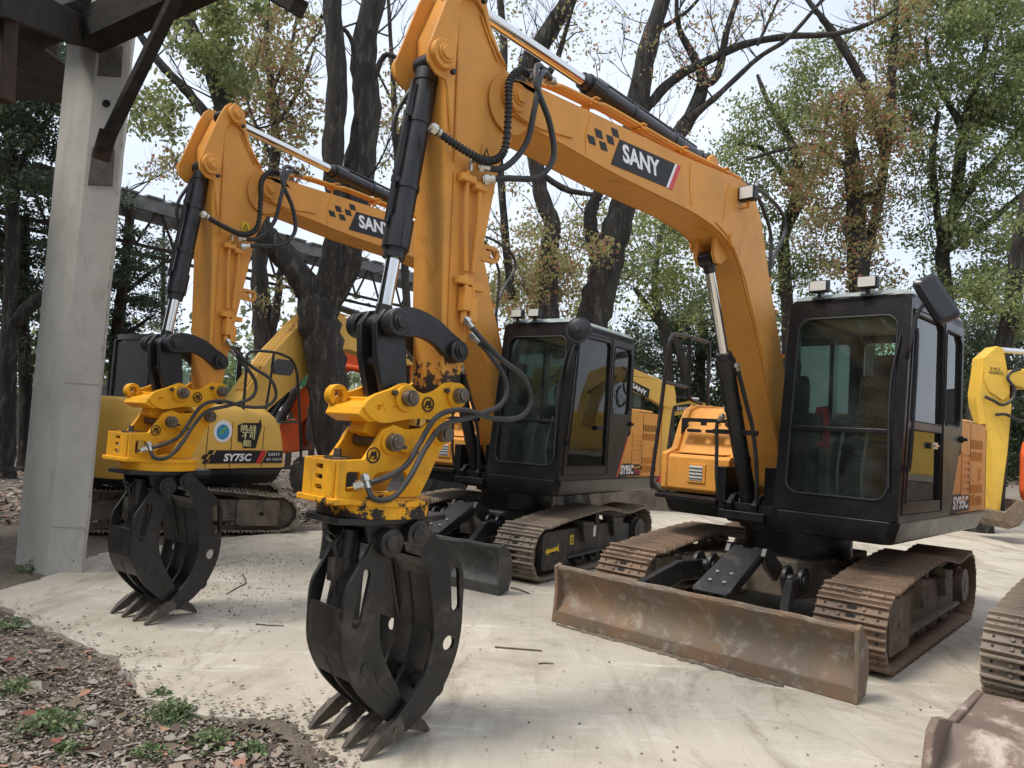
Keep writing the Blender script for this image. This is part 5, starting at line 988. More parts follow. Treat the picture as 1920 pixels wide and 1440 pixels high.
# ------------------------------------------------------------------ orange machine whose front corner shows at the right edge
def excavator_near_right():
    root = empty('excavator', (4.62, 4.69, 0), heading(44)); tag(root, 'orange excavator cut off by the right edge, rusty pinkish dozer blade on the ground', 'excavator')
    st = dict(shoe=K['shoe2'], under=K['under'])
    undercarriage(root, Matrix.Identity(4), st, blade=False)
    b = MB(); rings = []
    for i in range(15):
        y = -1.05 + 2.1 * i / 14; w = .008 * math.sin(i * 1.9)
        rings.append([(1.70, y, .165 + w), (2.0, y, .14 + w), (2.27, y, .125 + w), (2.33, y, .155 + w), (2.40, y, .14 + w), (2.50, y, .06), (2.62, y, .004), (1.85, y, .004)])
    b.loft(rings); bo = b.build('dozer_blade', K['rust_red'], root)
    for s in (-1, 1): e = MB(); e.prism([(1.68, .175), (2.0, .165), (2.28, .15), (2.46, .205), (2.56, .225), (2.65, .19), (2.72, .004), (1.8, .004)], s * 1.06 - .02, s * 1.06 + .02); e.build('end_plate', K['rust_red'], bo, .01)
    for s in (-1, 1): a = MB(); a.bar((1.9, s * .45, .12), (.8, s * .38, .40), .09, .14); a.build('blade_arm', K['under'], root, .01)
    d = MB(); rings = []
    for z, k in ((.82, .93), (.98, 1.0)): rings.append([(x * k, y * k, z) for x, y in ((.85, -1.0), (.85, 1.05), (-1.6, 1.05), (-1.95, .4), (-1.95, -.4), (-1.6, -1.05))])
    d.loft(rings); d.build('deck', K['cab'], root, .01)
    t = MB(); t.prism([(.75, 1.20), (1.05, 1.20), (1.12, 1.26), (1.12, 1.50), (1.06, 1.57), (.9, 1.60), (.5, 1.66), (-.9, 1.68), (-.9, .99), (.70, .99)], -1.0, -.38); t.build('tank', K['red_orange'], root, .03)
    c = MB(); c.prism([(-.92, 1.04), (-1.6, 1.03), (-1.92, .5), (-1.98, 0), (-1.92, -.5), (-1.6, -1.03), (-.92, -1.04)], .99, 1.7, ax='z'); c.build('counterweight', K['red_orange'], root, .04)
    c = MB(); c.box(-.6, .8, .25, 1.03, 1.0, 2.6); c.build('cab', K['cab'], root, .05)
excavator_near_right()

# ------------------------------------------------------------------ machines in the background, each in its own vertical plane
def pz(px, py, Y):
    d = ray(px, py); t = Y / d.y; p = EYE + d * t; return (p.x, p.z)
class Far:
    def __init__(s, label, Y, foot_px, cat='excavator', group=None, name='excavator'):
        s.Y = Y; x, _ = pz(foot_px, 800, Y); s.x = x; s.root = empty(name, (x, Y, 0)); tag(s.root, label, cat, group)
    def P(s, pts): return [(pz(a, b, s.Y)[0] - s.x, pz(a, b, s.Y)[1]) for a, b in pts]
    def plate(s, name, pts, mat, w, y=0, bevel=.02, parent=None): m = MB(); m.prism(s.P(pts), y - w / 2, y + w / 2); return m.build(name, mat, parent or s.root, bevel)
    def cyl(s, a, b, frac, r, mat=None, y=0, name='hydraulic_cylinder'):
        (x0, z0), (x1, z1) = s.P([a, b]); p0, p1 = Vector((x0, y, z0)), Vector((x1, y, z1)); q = p0.lerp(p1, frac)
        m = MB(); m.cyl(p0, q, r, n=12); o = m.build(name, mat or K['black'], s.root); m = MB(); m.cyl(q, p1, r * .6, n=10); m.build('rod', K['chrome'], o)
    def tracks(s, x0, x1, yy, mat, r=.35, w=.5):
        for y in yy:
            m = MB(); n = 40; P = []
            for i in range(n):
                t = i / n
                a = 2 * math.pi * t; P.append((((x1 + x0) / 2) + ((x1 - x0) / 2 - r) * max(-1, min(1, 1.9 * math.cos(a))) + r * math.cos(a), r + r * max(-1, min(1, 1.25 * math.sin(a)))))
            ridg = [((p[0]) + (.012 * (i % 2)), p[1]) for i, p in enumerate(P)]
            m.prism(ridg, y - w / 2, y + w / 2); tk = m.build('track', mat, s.root)
            for k in range(14):
                j = MB(); xx = x0 + r + (x1 - x0 - 2 * r) * (k + .5) / 14; j.box(xx - .02, xx + .02, y - w / 2, y + w / 2, 2 * r - .004, 2 * r + .03); j.build('track_shoe', mat, tk)
    def body(s, x0, x1, z0, z1, mat, d=2.0, y=.0): m = MB(); m.prism(rrect(x0, x1, z0, z1, .12, 3), y - d / 2, y + d / 2); return m.build('machine_body', mat, s.root, .05)
    def cabin(s, x0, x1, z0, z1, y, mat=None):
        m = MB(); m.prism(rrect(x0, x1, z0, z1, .08, 2), y - .45, y + .45, [rrect(x0 + .08, x1 - .08, z0 + .5, z1 - .12, .06, 2)]); o = m.build('cab', mat or K['cab'], s.root, .03)
        m = MB(); m.box(x0 + .07, x1 - .07, y - .445, y - .44, z0 + .48, z1 - .11); m.build('window_pane', K['glass'], o)

# bright yellow arm at the right
D = Far('lemon yellow excavator arm and boom standing beyond the front cab at the right', 13.5, 2120)
D.plate('stick', [(1858, 650), (1871, 655), (1877, 690), (1882, 745), (1886, 760), (1878, 850), (1868, 925), (1864, 962), (1858, 960), (1848, 850), (1838, 800), (1826, 760), (1824, 738), (1830, 700), (1833, 672)], K['lemon'], .34)
D.plate('head_plate', [(1833, 672), (1850, 668), (1858, 674), (1879, 702), (1880, 740), (1868, 752), (1842, 735), (1833, 715)], K['lemon'], .03, -.185, .006)
D.plate('side_rail', [(1884, 755), (1892, 700), (1889, 770), (1874, 960), (1866, 960), (1878, 850)], K['rustbeam'], .30, .02, .01)
D.plate('boom', [(1872, 705), (1885, 695), (1915, 692), (1990, 690), (2080, 705), (2120, 770), (2150, 860), (2110, 860), (2080, 790), (2050, 750), (1985, 728), (1915, 730), (1885, 722)], K['lemon'], .38)
D.cyl((1990, 665), (1862, 655), .5, .085, name='stick_cylinder'); D.cyl((1830, 745), (1838, 800), .9, .08, K['lemon'], -.1, 'bucket_cylinder')
for i, (h_, y) in enumerate(((([(1830, 745), (1845, 752), (1862, 760), (1880, 750), (1884, 730), (1872, 712), (1878, 700), (1895, 694)]), -.26), (([(1850, 778), (1870, 778), (1895, 790), (1912, 780), (1914, 755), (1900, 740)]), -.26))):
    m = MB(); m.tube([(p[0], y, p[1]) for p in D.P(h_)], .028, n=6); m.build('hose', K['hose'], D.root)
tx = D.P([(1843, 695)])[0]; text('load_letters', 'S.W.L', K['dblack'], D.root, (tx[0], -.205, tx[1]), (1, 0, -.06), (.06, 0, 1), .19, .055, bold=.01)
tx = D.P([(1841, 702)])[0]; text('load_letters', '1650KG', K['dblack'], D.root, (tx[0], -.205, tx[1]), (1, 0, -.06), (.06, 0, 1), .25, .06, bold=.01)
bk = D.plate('bucket', [(1852, 955), (1853, 973), (1864, 987), (1884, 981), (1899, 958), (1906, 938), (1900, 936), (1893, 953), (1881, 972), (1867, 978), (1860, 971), (1860, 955)], K['rust'], 1.0, .1, .01)
for yy in (-.4, .6): D.plate('bucket_cheek', [(1856, 955), (1857, 972), (1866, 983), (1884, 977), (1897, 956), (1903, 938), (1880, 936)], K['rust'], .03, yy, .005, bk)
D.tracks(1.0, 4.4, (-1.1, 1.1), K['under'], .4, .5); D.body(.8, 4.6, 1.0, 2.1, K['lemon'], 2.5); D.cabin(.9, 2.2, 1.05, 2.9, -.8)

# orange machine with teal parts behind the big tree
H = Far('red orange excavator with grey cylinders standing behind the big dark tree', 15.5, 800)
H.plate('boom', [(545, 765), (590, 700), (618, 672), (650, 655), (740, 668), (800, 700), (860, 740), (860, 765), (790, 735), (730, 705), (655, 695), (625, 715), (600, 760), (565, 800)], K['red_orange'], .34)
H.cyl((532, 790), (585, 680), .55, .09, K['under_dark'], -.25, 'boom_cylinder'); H.cyl((640, 688), (735, 704), .6, .07, K['red_orange'], -.28, 'stick_cylinder')
H.plate('stick', [(560, 830), (572, 780), (600, 745), (622, 728), (640, 720), (645, 745), (600, 790), (570, 840)], K['red_orange'], .26, .1)
H.plate('lamp_guard', circ(572, 716, 17, 14, 10), K['dgreen'], .1, -.2, .01); 
H.plate('counterbox', [(525, 800), (545, 785), (570, 790), (572, 845), (530, 850)], K['red_orange'], .9, .2, .03)
H.tracks(-2.5, .9, (-.7, .9), K['under_dark'], .33, .45); H.body(-2.3, 1.0, .95, 1.75, K['under_dark'], 1.8, .2); H.cabin(-.2, 1.0, 1.0, 2.55, .5, K['under_dark'])

# two yellow machines between the grapple excavators
G1 = Far('yellow excavator boom seen over the rear engine panel of the second excavator', 16.3, 1130)
G1.plate('boom', [(1120, 640), (1150, 655), (1180, 690), (1235, 712), (1262, 735), (1266, 758), (1255, 766), (1235, 760), (1205, 742), (1165, 726), (1120, 700), (1085, 800), (1060, 800), (1095, 690)], K['pale'], .32)
G1.plate('stick', [(1248, 718), (1262, 722), (1266, 745), (1258, 770), (1247, 850), (1235, 905), (1222, 905), (1232, 830), (1243, 760)], K['pale'], .24)
G1.plate('logo_panel', [(1178, 712), (1216, 731), (1213, 748), (1178, 730)], K['dblack'], .01, -.166, 0)
tx = G1.P([(1182, 727)])[0]; text('logo_letters', 'SANY', K['white'], G1.root, (tx[0], -.174, tx[1]), (1, 0, -.52), (.12, 0, 1), .36, .105, bold=.03)
G1.cyl((1150, 672), (1256, 722), .6, .06, K['black'], 0, 'stick_cylinder')
G1.plate('bucket', [(1205, 905), (1248, 908), (1247, 925), (1243, 946), (1238, 928), (1230, 948), (1224, 928), (1216, 944), (1210, 925)], K['under'], .8, 0, .01)
G1.tracks(-1.4, 1.5, (-.9, .9), K['under'], .33, .45); G1.body(-1.5, .9, 1.0, 1.9, K['pale'], 2.0); G1.cabin(-.3, .9, 1.0, 2.6, .5)
G2 = Far('small far yellow excavator boom behind the handrail of the front machine', 20.0, 1400)
G2.plate('boom', [(1248, 772), (1262, 758), (1300, 750), (1345, 765), (1385, 830), (1365, 835), (1330, 785), (1300, 775), (1262, 780)], K['pale'], .3)
G2.plate('logo_panel', [(1258, 762), (1292, 757), (1288, 769), (1257, 772)], K['dblack'], .01, -.158, 0)
tx = G2.P([(1266, 770)])[0]; text('logo_letters', 'SANY', K['white'], G2.root, (tx[0], -.168, tx[1]), (1, 0, .10), (.1, 0, 1), .27, .10, bold=.02)
G2.cyl((1262, 744), (1310, 748), .7, .07); G2.tracks(-1.6, 1.6, (-.9, .9), K['under'], .33, .45); G2.body(-1.3, 1.4, .9, 1.7, K['pale'], 2.0)
# red vehicle glimpsed behind the left conifer
V = Far('dark flat truck with a red cab far behind the pale yellow hood', 30.0, 245, 'truck', name='truck')
V.plate('cab', [(262, 724), (268, 700), (282, 697), (290, 700), (290, 738), (260, 738)], K['red_orange'], 2.2, 0, .1); V.plate('truck_bed', [(120, 724), (262, 724), (262, 745), (120, 742)], K['under_dark'], 2.2, 0, .05)
for px_ in (135, 165, 245, 276): w_ = MB(); x_ = V.P([(px_, 750)])[0][0]; w_.cyl((x_, -1.1, .5), (x_, 1.1, .5), .5, n=20); w_.build('wheel', K['rubber'], V.root)

# ------------------------------------------------------------------ concrete pillar and the open roof frame on it
def pillar():
    root = empty('concrete_pillar', tuple(at_d(120, 1075, 6.5).xy) + (0,)); tag(root, 'tall weathered grey concrete pillar with rough dark patches near its top', 'pillar')
    lx, ly = root.location.x, root.location.y
    pl = [at_d(44, 900, 6.80), at_d(80, 900, 6.50), at_d(82, 900, 6.485), at_d(103, 900, 6.42), at_d(170, 900, 6.46), at_d(176, 900, 6.52), at_d(150, 900, 7.05), at_d(60, 900, 7.12)]
    pl = [(p.x - lx, p.y - ly) for p in pl]; r_ = random.Random(11); rings = []
    cx = sum(p[0] for p in pl) / 8; cy = sum(p[1] for p in pl) / 8
    for i in range(46):
        z = -.06 + i * .15
        ring = []
        for j, (x, y) in enumerate(pl):
            k = r_.uniform(.975, 1.0) if j in (4, 5) else r_.uniform(.994, 1.0); ring.append((cx + (x - cx) * k, cy + (y - cy) * k, z))
        rings.append(ring)
    m = MB(); m.loft(rings); m.build('shaft', K['pillar'], root, sharp=20)
    f0, f1 = Vector((*pl[3], 0)), Vector((*pl[4], 0)); u = (f1 - f0).normalized(); n = Vector((u.y, -u.x, 0)); wd = (f1 - f0).length
    def patch(name, a, b, z0, z1, d, mat):
        mm = Matrix(((u.x, n.x, 0, f0.x), (u.y, n.y, 0, f0.y), (0, 0, 1, 0), (0, 0, 0, 1))); q = MB(mm); q.prism([(a * wd, z0), (b * wd, z0 + .015), (b * wd - .01, z1), (a * wd + .01, z1 - .01)], -.004, d); q.build(name, mat, root, .004)
    patch('rough_patch', .12, .82, 3.37, 3.72, .010, K['patch']); patch('rough_patch', .08, .78, 4.36, 4.66, .008, K['patch']); patch('rough_patch', .08, .80, 4.69, 5.0, .008, K['patch'])
    mm = Matrix(((u.x, n.x, 0, f0.x), (u.y, n.y, 0, f0.y), (0, 0, 1, 0), (0, 0, 0, 1)))
    q = MB(mm); q.prism(circ(.42 * wd, 4.12, .035, 14), -.004, .004); q.build('bolt_hole', K['dark'], root)
    for z in (.38, 1.62): q = MB(mm); q.box(.02 * wd, .97 * wd, -.002, .001, z, z + .004); q.build('joint_line', K['joint'], root)
    r2 = random.Random(2)
    for i in range(26):       # spalled bits along the right corner
        z = r2.uniform(.2, 5.5); q = MB(mm); a_ = wd * r2.uniform(.93, .99); h_ = r2.uniform(.02, .07); q.prism([(a_, z), (wd * 1.0, z - h_ * .3), (wd * .998, z + h_), (a_ + .01, z + h_ * .7)], -.003, .0015); q.build('chip', K['joint'] if i % 3 else K['chip'], root)
    return root
PIL = pillar()
def roof_frame():
    root = empty('roof_frame', (PIL.location.x, PIL.location.y, 0)); tag(root, 'dark timber and steel roof frame carried by the concrete pillar at top left', 'roof frame'); L = root.location
    def bar(name, a, b, w, h, mat, up=(0, 0, 1)): m = MB(); m.bar(Vector(a) - L, Vector(b) - L, w, h, up); m.build(name, mat, root, .01)
    d = at_d
    bar('beam', d(165, 60, 6.55), d(420, -60, 5.75), .22, .30, K['timber']); bar('brace', d(193, 278, 6.28), d(335, -15, 5.8), .09, .085, K['timber'])
    m = MB(); q = [d(150, 255, 6.33), d(212, 262, 6.33), d(208, 305, 6.32), d(150, 300, 6.32)]; 
    bar('bracket', d(188, 300, 6.34), d(204, 245, 6.30), .14, .05, K['rustbeam'])
    # left bay: joists, sheeting and a hanging truss
    bar('beam', d(-60, 100, 5.2), d(150, 20, 6.6), .20, .26, K['timber']); bar('beam', d(-30, -20, 4.2), d(150, 60, 6.7), .16, .24, K['timber'])
    bar('beam', d(150, -10, 6.4), d(-90, -40, 8.5), .2, .3, K['timber']); bar('beam', d(0, 90, 9.5), d(140, 35, 7.0), .14, .2, K['timber'])
    bar('truss_chord', d(-10, 88, 9.0), d(116, 124, 9.0), .09, .12, K['rustbeam']); bar('truss_post', d(103, 40, 9.0), d(96, 120, 9.0), .11, .10, K['rustbeam'])
    bar('truss_post', d(106, 12, 9.0), d(134, 68, 9.0), .06, .07, K['rustbeam']); bar('truss_chord', d(20, 82, 9.0), d(128, -40, 9.0), .09, .16, K['timber'])
    bar('truss_post', d(40, 110, 9.0), d(60, 40, 9.0), .06, .08, K['rustbeam'])
    bar('post', d(4, 190, 4.6), d(14, -40, 4.6), .10, .10, K['rustbeam'])
    bar('beam', d(405, -75, 5.75), d(562, 14, 5.2), .12, .12, K['timber'])
    for x0 in range(3):
        p0 = Vector((-7.3 + x0 * .62, 5.6, 5.25)) - L; p1 = Vector((-7.3 + x0 * .62 + .60, 9.8, 5.45)) - L
        s_ = MB(); s_.add([(p0.x, p0.y, p0.z), (p1.x, p0.y, p0.z), (p1.x, p1.y, p1.z), (p0.x, p1.y, p1.z), (p0.x, p0.y, p0.z + .03), (p1.x, p0.y, p0.z + .03), (p1.x, p1.y, p1.z + .03), (p0.x, p1.y, p1.z + .03)], [(0, 1, 2, 3), (7, 6, 5, 4), (0, 4, 5, 1), (1, 5, 6, 2), (2, 6, 7, 3), (3, 7, 4, 0)]); s_.build('roof_sheet', K['roofsheet'], root)
roof_frame()

# ------------------------------------------------------------------ overhead walkway far left
def walkway():
    A, B = Vector((-12.5, 12.0, 6.0)), Vector((-2.6, 25.0, 6.0)); root = empty('overhead_walkway', (A.x, A.y, 0)); tag(root, 'long grey plank walkway on a steel lattice running behind the trees', 'walkway'); L = root.location
    u = (B - A).normalized(); n = Vector((-u.y, u.x, 0)); T = (B - A).length
    for i, off in enumerate((-.5, .5)):
        m = MB(); m.bar(A + n * off - L, B + n * off - L, .12, .30); m.build('edge_beam', K['greyplank'], root)
        m = MB(); m.bar(A + n * off + Vector((0, 0, -.95)) - L, B + n * off + Vector((0, 0, -.95)) - L, .07, .07); m.build('lower_chord', K['rustbeam'], root)
    k = int(T / .55)
    for i in range(k):
        p = A + u * (T * i / k); m = MB(); m.bar(p - n * .62 + Vector((0, 0, .17)) - L, p + n * .62 + Vector((0, 0, .17 + rng.uniform(0, .05))) - L, .38, .04, up=(0, 0, 1)); m.build('plank', K['greyplank'], root)
    k = 18
    for i in range(k):
        p = A + u * (T * i / k); q = A + u * (T * (i + .5) / k); r = A + u * (T * (i + 1) / k); z = Vector((0, 0, -.95))
        for a, b in ((p, q + z), (q + z, r)): m = MB(); m.bar(a - n * .5 - L, b - n * .5 - L, .045, .045); m.build('lattice_bar', K['rustbeam'], root)
    for t in (.02, .35, .68, .98):
        p = A + u * (T * t)
        for off in (-.5, .5): m = MB(); m.bar(p + n * off - L + Vector((0, 0, -.1)), Vector((p.x, p.y, -.03)) + n * off - L, .14, .14, up=(1, 0, 0)); m.build('post', K['rustbeam'], root)
walkway()
w = MB(); w.box(-30, -7.5, 24, 24.25, -.03, 1.55); w.box(-30, -7.5, 23.95, 24.3, 1.55, 1.65)
tag(w.build('boundary_wall', K['wall']), 'low dark boundary wall behind the conifers at the left', 'wall')

def shed():  # out of view, added so the cab glass reflects a dark wall and roof
    root = empty('unseen_shed', (-12, -3, 0)); tag(root, 'unseen dark open shed with corrugated roof, added left of the yard to darken cab glass reflections', 'shed')
    w_ = MB(); w_.box(-1.2, -1.0, -13, 10.5, -.03, 7.6); w_.build('back_wall', K['shedwall'], root)
    for i in range(12): r_ = MB(); r_.box(-1.3, 4.6, -13 + i * 1.95, -13 + i * 1.95 + 1.92, 7.60 + .02 * (i % 2), 7.65 + .02 * (i % 2)); r_.build('roof_sheet', K['roofsheet'], root)
    for i in range(4): p_ = MB(); p_.box(4.2, 4.5, -12.5 + i * 7.2, -12.2 + i * 7.2, -.03, 7.6); p_.build('post', K['pillar'], root)
shed()

# ------------------------------------------------------------------ trees
NR = np.random.default_rng(12)
def leaf_object(name, pos, nrm_bias, size, mats, weights, parent=None, flat=False, asp=.52):
    """pos: (n,3); each leaf is a folded rhombus of two triangles on either side of its rib"""
    n = len(pos)
    if n == 0: return None
    pos = np.asarray(pos, float); sz = size * (1 if flat else 1.12) * NR.uniform(.65, 1.35, n)
    th = NR.uniform(0, 2 * np.pi, n); ph = np.arcsin(np.clip(NR.normal(nrm_bias, .55, n), -1, 1)) if not flat else NR.normal(0, .22, n)
    d = np.stack([np.cos(th) * np.cos(ph), np.sin(th) * np.cos(ph), np.sin(ph)], 1)
    up = NR.normal(0, 1, (n, 3)) * (.75 if not flat else .28); up[:, 2] += 1.0
    s = np.cross(d, up); s /= np.linalg.norm(s, axis=1, keepdims=True) + 1e-9; u = np.cross(s, d)
    L = sz[:, None]; W = (sz * asp * NR.uniform(.8, 1.2, n) * .5)[:, None]; fold = (sz * (.14 if not flat else .22))[:, None] * NR.uniform(-.6, 1, (n, 1))
    b = pos - d * L * .5; t = pos + d * L * .5; l = pos + s * W + u * fold - d * L * .04; r = pos - s * W + u * fold - d * L * .04
    V = np.stack([b, l, t, r], 1).reshape(-1, 3).astype(np.float32)
    me = bpy.data.meshes.new(name); me.vertices.add(4 * n); me.vertices.foreach_set('co', V.ravel())
    F = (np.arange(n)[:, None] * 4 + np.array([0, 1, 2, 0, 2, 3])[None]).ravel().astype(np.int32)
    me.loops.add(6 * n); me.loops.foreach_set('vertex_index', F); me.polygons.add(2 * n); me.polygons.foreach_set('loop_start', np.arange(0, 6 * n, 3, dtype=np.int32))
    for m in mats: me.materials.append(m)
    mi = NR.choice(len(mats), n, p=np.array(weights) / sum(weights)); me.polygons.foreach_set('material_index', np.repeat(mi, 2).astype(np.int32))
    me.update(calc_edges=True); me.validate()
    ob = bpy.data.objects.new(name, me); S.collection.objects.link(ob)
    if parent: ob.parent = parent
    return ob

def stem_mesh(m, pts, radii, n=10, rough=.13):
    P = catmull([Vector((*p, r)) for p, r in zip(pts, radii)], 5); a = None; rings = []; M_ = len(P)
    for i, q in enumerate(P):
        p = Vector(q[:3]); d = Vector(P[min(i + 1, M_ - 1)][:3]) - Vector(P[max(i - 1, 0)][:3]); d = d.normalized() if d.length > 1e-6 else Vector((0, 0, 1))
        a = d.orthogonal().normalized() if a is None else (a - d * a.dot(d)).normalized(); b = d.cross(a)
        rings.append([p + (a * math.cos(2 * math.pi * j / n) + b * math.sin(2 * math.pi * j / n)) * (q[3] * (1 + rng.uniform(-rough, rough))) for j in range(n)])
    m.loft(rings)

def tree(label, depth, stems, crowns, leafset, size=.10, dens=1.0, weights=None, bark='bark', name='tree', twigs=0, spread=1.1, group=None, conifer=False, base=None):
    """stems: pixel polylines (x, y, width) at the tree's own distance; crowns: ellipses (x, y, rx, ry, density)"""
    k = depth / FPX; s0 = stems[0][0]; b0 = at_d(s0[0], s0[1], depth); root = empty(name, (b0.x, b0.y, -.03)); tag(root, label, 'tree', group); L = Vector(root.location)
    m = MB(); nodes = []
    for si, st in enumerate(stems):
        pts = []; rad = []
        off = 0 if si == 0 else rng.uniform(-.5, .5)
        for i, (x, y, w) in enumerate(st):
            dd = depth + (off * i / max(1, len(st) - 1) if si else 0); p = at_d(x, y, dd); pts.append(p - L); rad.append(w * k / 2)
        if si == 0 and pts[0].z > .02:      # carry the trunk down to the ground
            d0 = pts[0]; pts.insert(0, Vector((d0.x, d0.y, d0.z * .4))); rad.insert(0, rad[0] * 1.08); pts.insert(0, Vector((d0.x, d0.y, -.05))); rad.insert(0, rad[0] * 1.35)
        stem_mesh(m, pts, rad, 10 if st[0][2] > 14 else 7)
        C = catmull(pts, 5); nodes += [(c, max(.01, rad[-1])) for c in C]
    # bare side branches
    def side(p, d, ln, r, lev):
        pts = [p]; q = p.copy(); dd = d.copy()
        for i in range(4): dd = (dd + Vector((rng.uniform(-.3, .3), rng.uniform(-.3, .3), rng.uniform(-.05, .3)))).normalized(); q = q + dd * (ln / 4); pts.append(q.copy())
        m.tube(pts, [r, r * .8, r * .6, r * .42, r * .22], n=4, k=2)
        nodes.append((pts[-1], r * .3)); nodes.append((pts[2], r * .5))
        if lev > 0:
            for j in range(3):
                i = rng.choice((1, 2, 3)); v = (pts[i + 1] - pts[i]).normalized(); w = (v + Vector((rng.uniform(-1, 1), rng.uniform(-.6, .6), rng.uniform(-.2, .9)))).normalized(); side(pts[i], w, ln * rng.uniform(.4, .65), r * .5, lev - 1)
    base_nodes = [c for c, r in nodes if c.z > 2.2]
    for i in range(twigs):
        if not base_nodes: break
        p = rng.choice(base_nodes); side(p, Vector((rng.uniform(-1, 1), rng.uniform(-.7, .7), rng.uniform(.1, .9))).normalized(), rng.uniform(.7, 1.9), rng.uniform(.010, .022), 2)
    # leaf bunches joined to the nearest wood
    pos = []; bun = []
    for (cx, cy, rx, ry, den) in crowns:
        area = math.pi * rx * ry; nb = max(2, int(area / 900 * (1.35 if den > .4 else .9)))
        for i in range(nb):
            t = rng.uniform(0, 2 * math.pi); q = math.sqrt(rng.random()); bun.append((cx + rx * q * math.cos(t), cy + ry * q * math.sin(t), den, rng.uniform(-spread, spread)))
    W_ = [(at_d(x, y, depth + dz) - L, den) for x, y, den, dz in bun]
    W_ = [(p, den) for p, den in W_ if p.z > .1]
    if nodes and W_:
        NP = np.array([c[:] for c, r in nodes]); BP = np.array([p[:] for p, d_ in W_])
        dist = np.array([np.min(np.sum((NP - b_) ** 2, 1)) for b_ in BP]); order = np.argsort(dist); cur = list(NP)
        for oi in order:
            b_ = BP[oi]; A_ = np.array(cur); j = int(np.argmin(np.sum((A_ - b_) ** 2, 1))); a_ = Vector(A_[j]); bb = Vector(b_); ln = (bb - a_).length
            if rng.random() < .75 and ln < 2.5:
                mid = a_.lerp(bb, .5) + Vector((rng.uniform(-.12, .12), rng.uniform(-.12, .12), rng.uniform(-.02, .14))) * ln; r = .007 + .007 * ln
                m.tube([a_, mid, bb], [r * 1.3, r, r * .45], n=4, k=3); cur.append(np.array(mid[:]))
            cur.append(b_)
    for p, den in W_:
        nl = max(2, int(NR.poisson(128 * den * dens))); br = .34 * depth / 15
        c = NR.normal(0, 1, (nl, 3)); c /= np.linalg.norm(c, axis=1, keepdims=True) + 1e-6; c *= (br * NR.uniform(.15, 1.25, nl) ** .8)[:, None]; c[:, 2] *= .72
        if conifer: c[:, 2] *= .45; c[:, 2] -= .25 * np.hypot(c[:, 0], c[:, 1])
        pos.append(np.array(p[:])[None] + c)
    m.build('trunk', K[bark], root, sharp=70)
    if pos:
        mats = LEAF[leafset]; leaf_object('crown', np.concatenate(pos), -.35 if not conifer else -.1, size, mats, weights or [1] * len(mats), root)
    return root

tree('big dark forked tree standing behind the pale yellow excavator hood', 11.3,
     [[(652, 985, 88), (640, 880, 82), (622, 760, 76), (608, 660, 74), (596, 590, 76), (592, 545, 60)],
      [(592, 565, 50), (556, 510, 48), (520, 465, 44), (488, 425, 40), (455, 340, 34), (425, 235, 30), (395, 130, 28), (352, 40, 26), (325, -40, 22)],
      [(600, 575, 50), (622, 500, 44), (632, 400, 40), (624, 290, 38), (632, 150, 36), (622, 0, 33), (615, -120, 26)],
      [(604, 585, 48), (645, 510, 50), (662, 410, 54), (672, 320, 56), (690, 200, 52), (680, 110, 48), (700, 0, 44), (712, -110, 36)],
      [(440, 300, 18), (390, 222, 20), (345, 165, 18), (300, 120, 16), (258, 55, 13), (225, -20, 10)],
      [(690, 195, 14), (720, 105, 10), (770, 125, 7)], [(672, 120, 9), (650, 60, 8), (600, 30, 6)]],
     [(390, 60, 70, 60, .8), (410, 150, 60, 60, .7), (300, 220, 50, 70, .45), (440, 20, 60, 40, .6)], 'green', .085, 1.0, [1, 2, .4], twigs=16)
tree('slender tree with thin olive leaves left of the forked tree', 13.5,
     [[(497, 700, 42), (496, 640, 40), (490, 560, 36), (486, 500, 30), (492, 420, 22), (512, 330, 20), (516, 240, 18), (508, 150, 15), (500, 60, 11), (505, -40, 8)],
      [(505, 640, 18), (520, 570, 15), (526, 510, 12), (540, 440, 8)], [(510, 170, 9), (545, 90, 7), (560, 10, 5)], [(514, 240, 8), (560, 170, 7), (590, 90, 5)], [(512, 300, 8), (470, 210, 6), (450, 120, 5)]],
     [(520, 70, 75, 70, .6), (540, 190, 65, 80, .55), (480, 240, 60, 70, .45), (560, 300, 45, 40, .4), (470, 130, 50, 60, .5), (330, 290, 60, 40, .4), (300, 330, 40, 30, .35), (520, 540, 40, 50, .3)], 'red', .085, 1.0, [3, .5, 1.4], 'bark2', twigs=14)
tree('thin bare tree just right of the forked trunk with few leaves', 14.5,
     [[(760, 760, 16), (762, 560, 15), (750, 380, 14), (742, 250, 12), (735, 120, 9), (728, 0, 6), (722, -60, 4)], [(745, 260, 6), (780, 160, 5), (790, 70, 3)], [(740, 200, 6), (700, 110, 4), (705, 40, 3)]],
     [(735, 300, 45, 80, .35), (755, 160, 45, 80, .22), (720, 420, 40, 50, .35), (775, 330, 40, 40, .3)], 'red', .08, 1.0, [2, .4, 1], 'bark2', twigs=22)
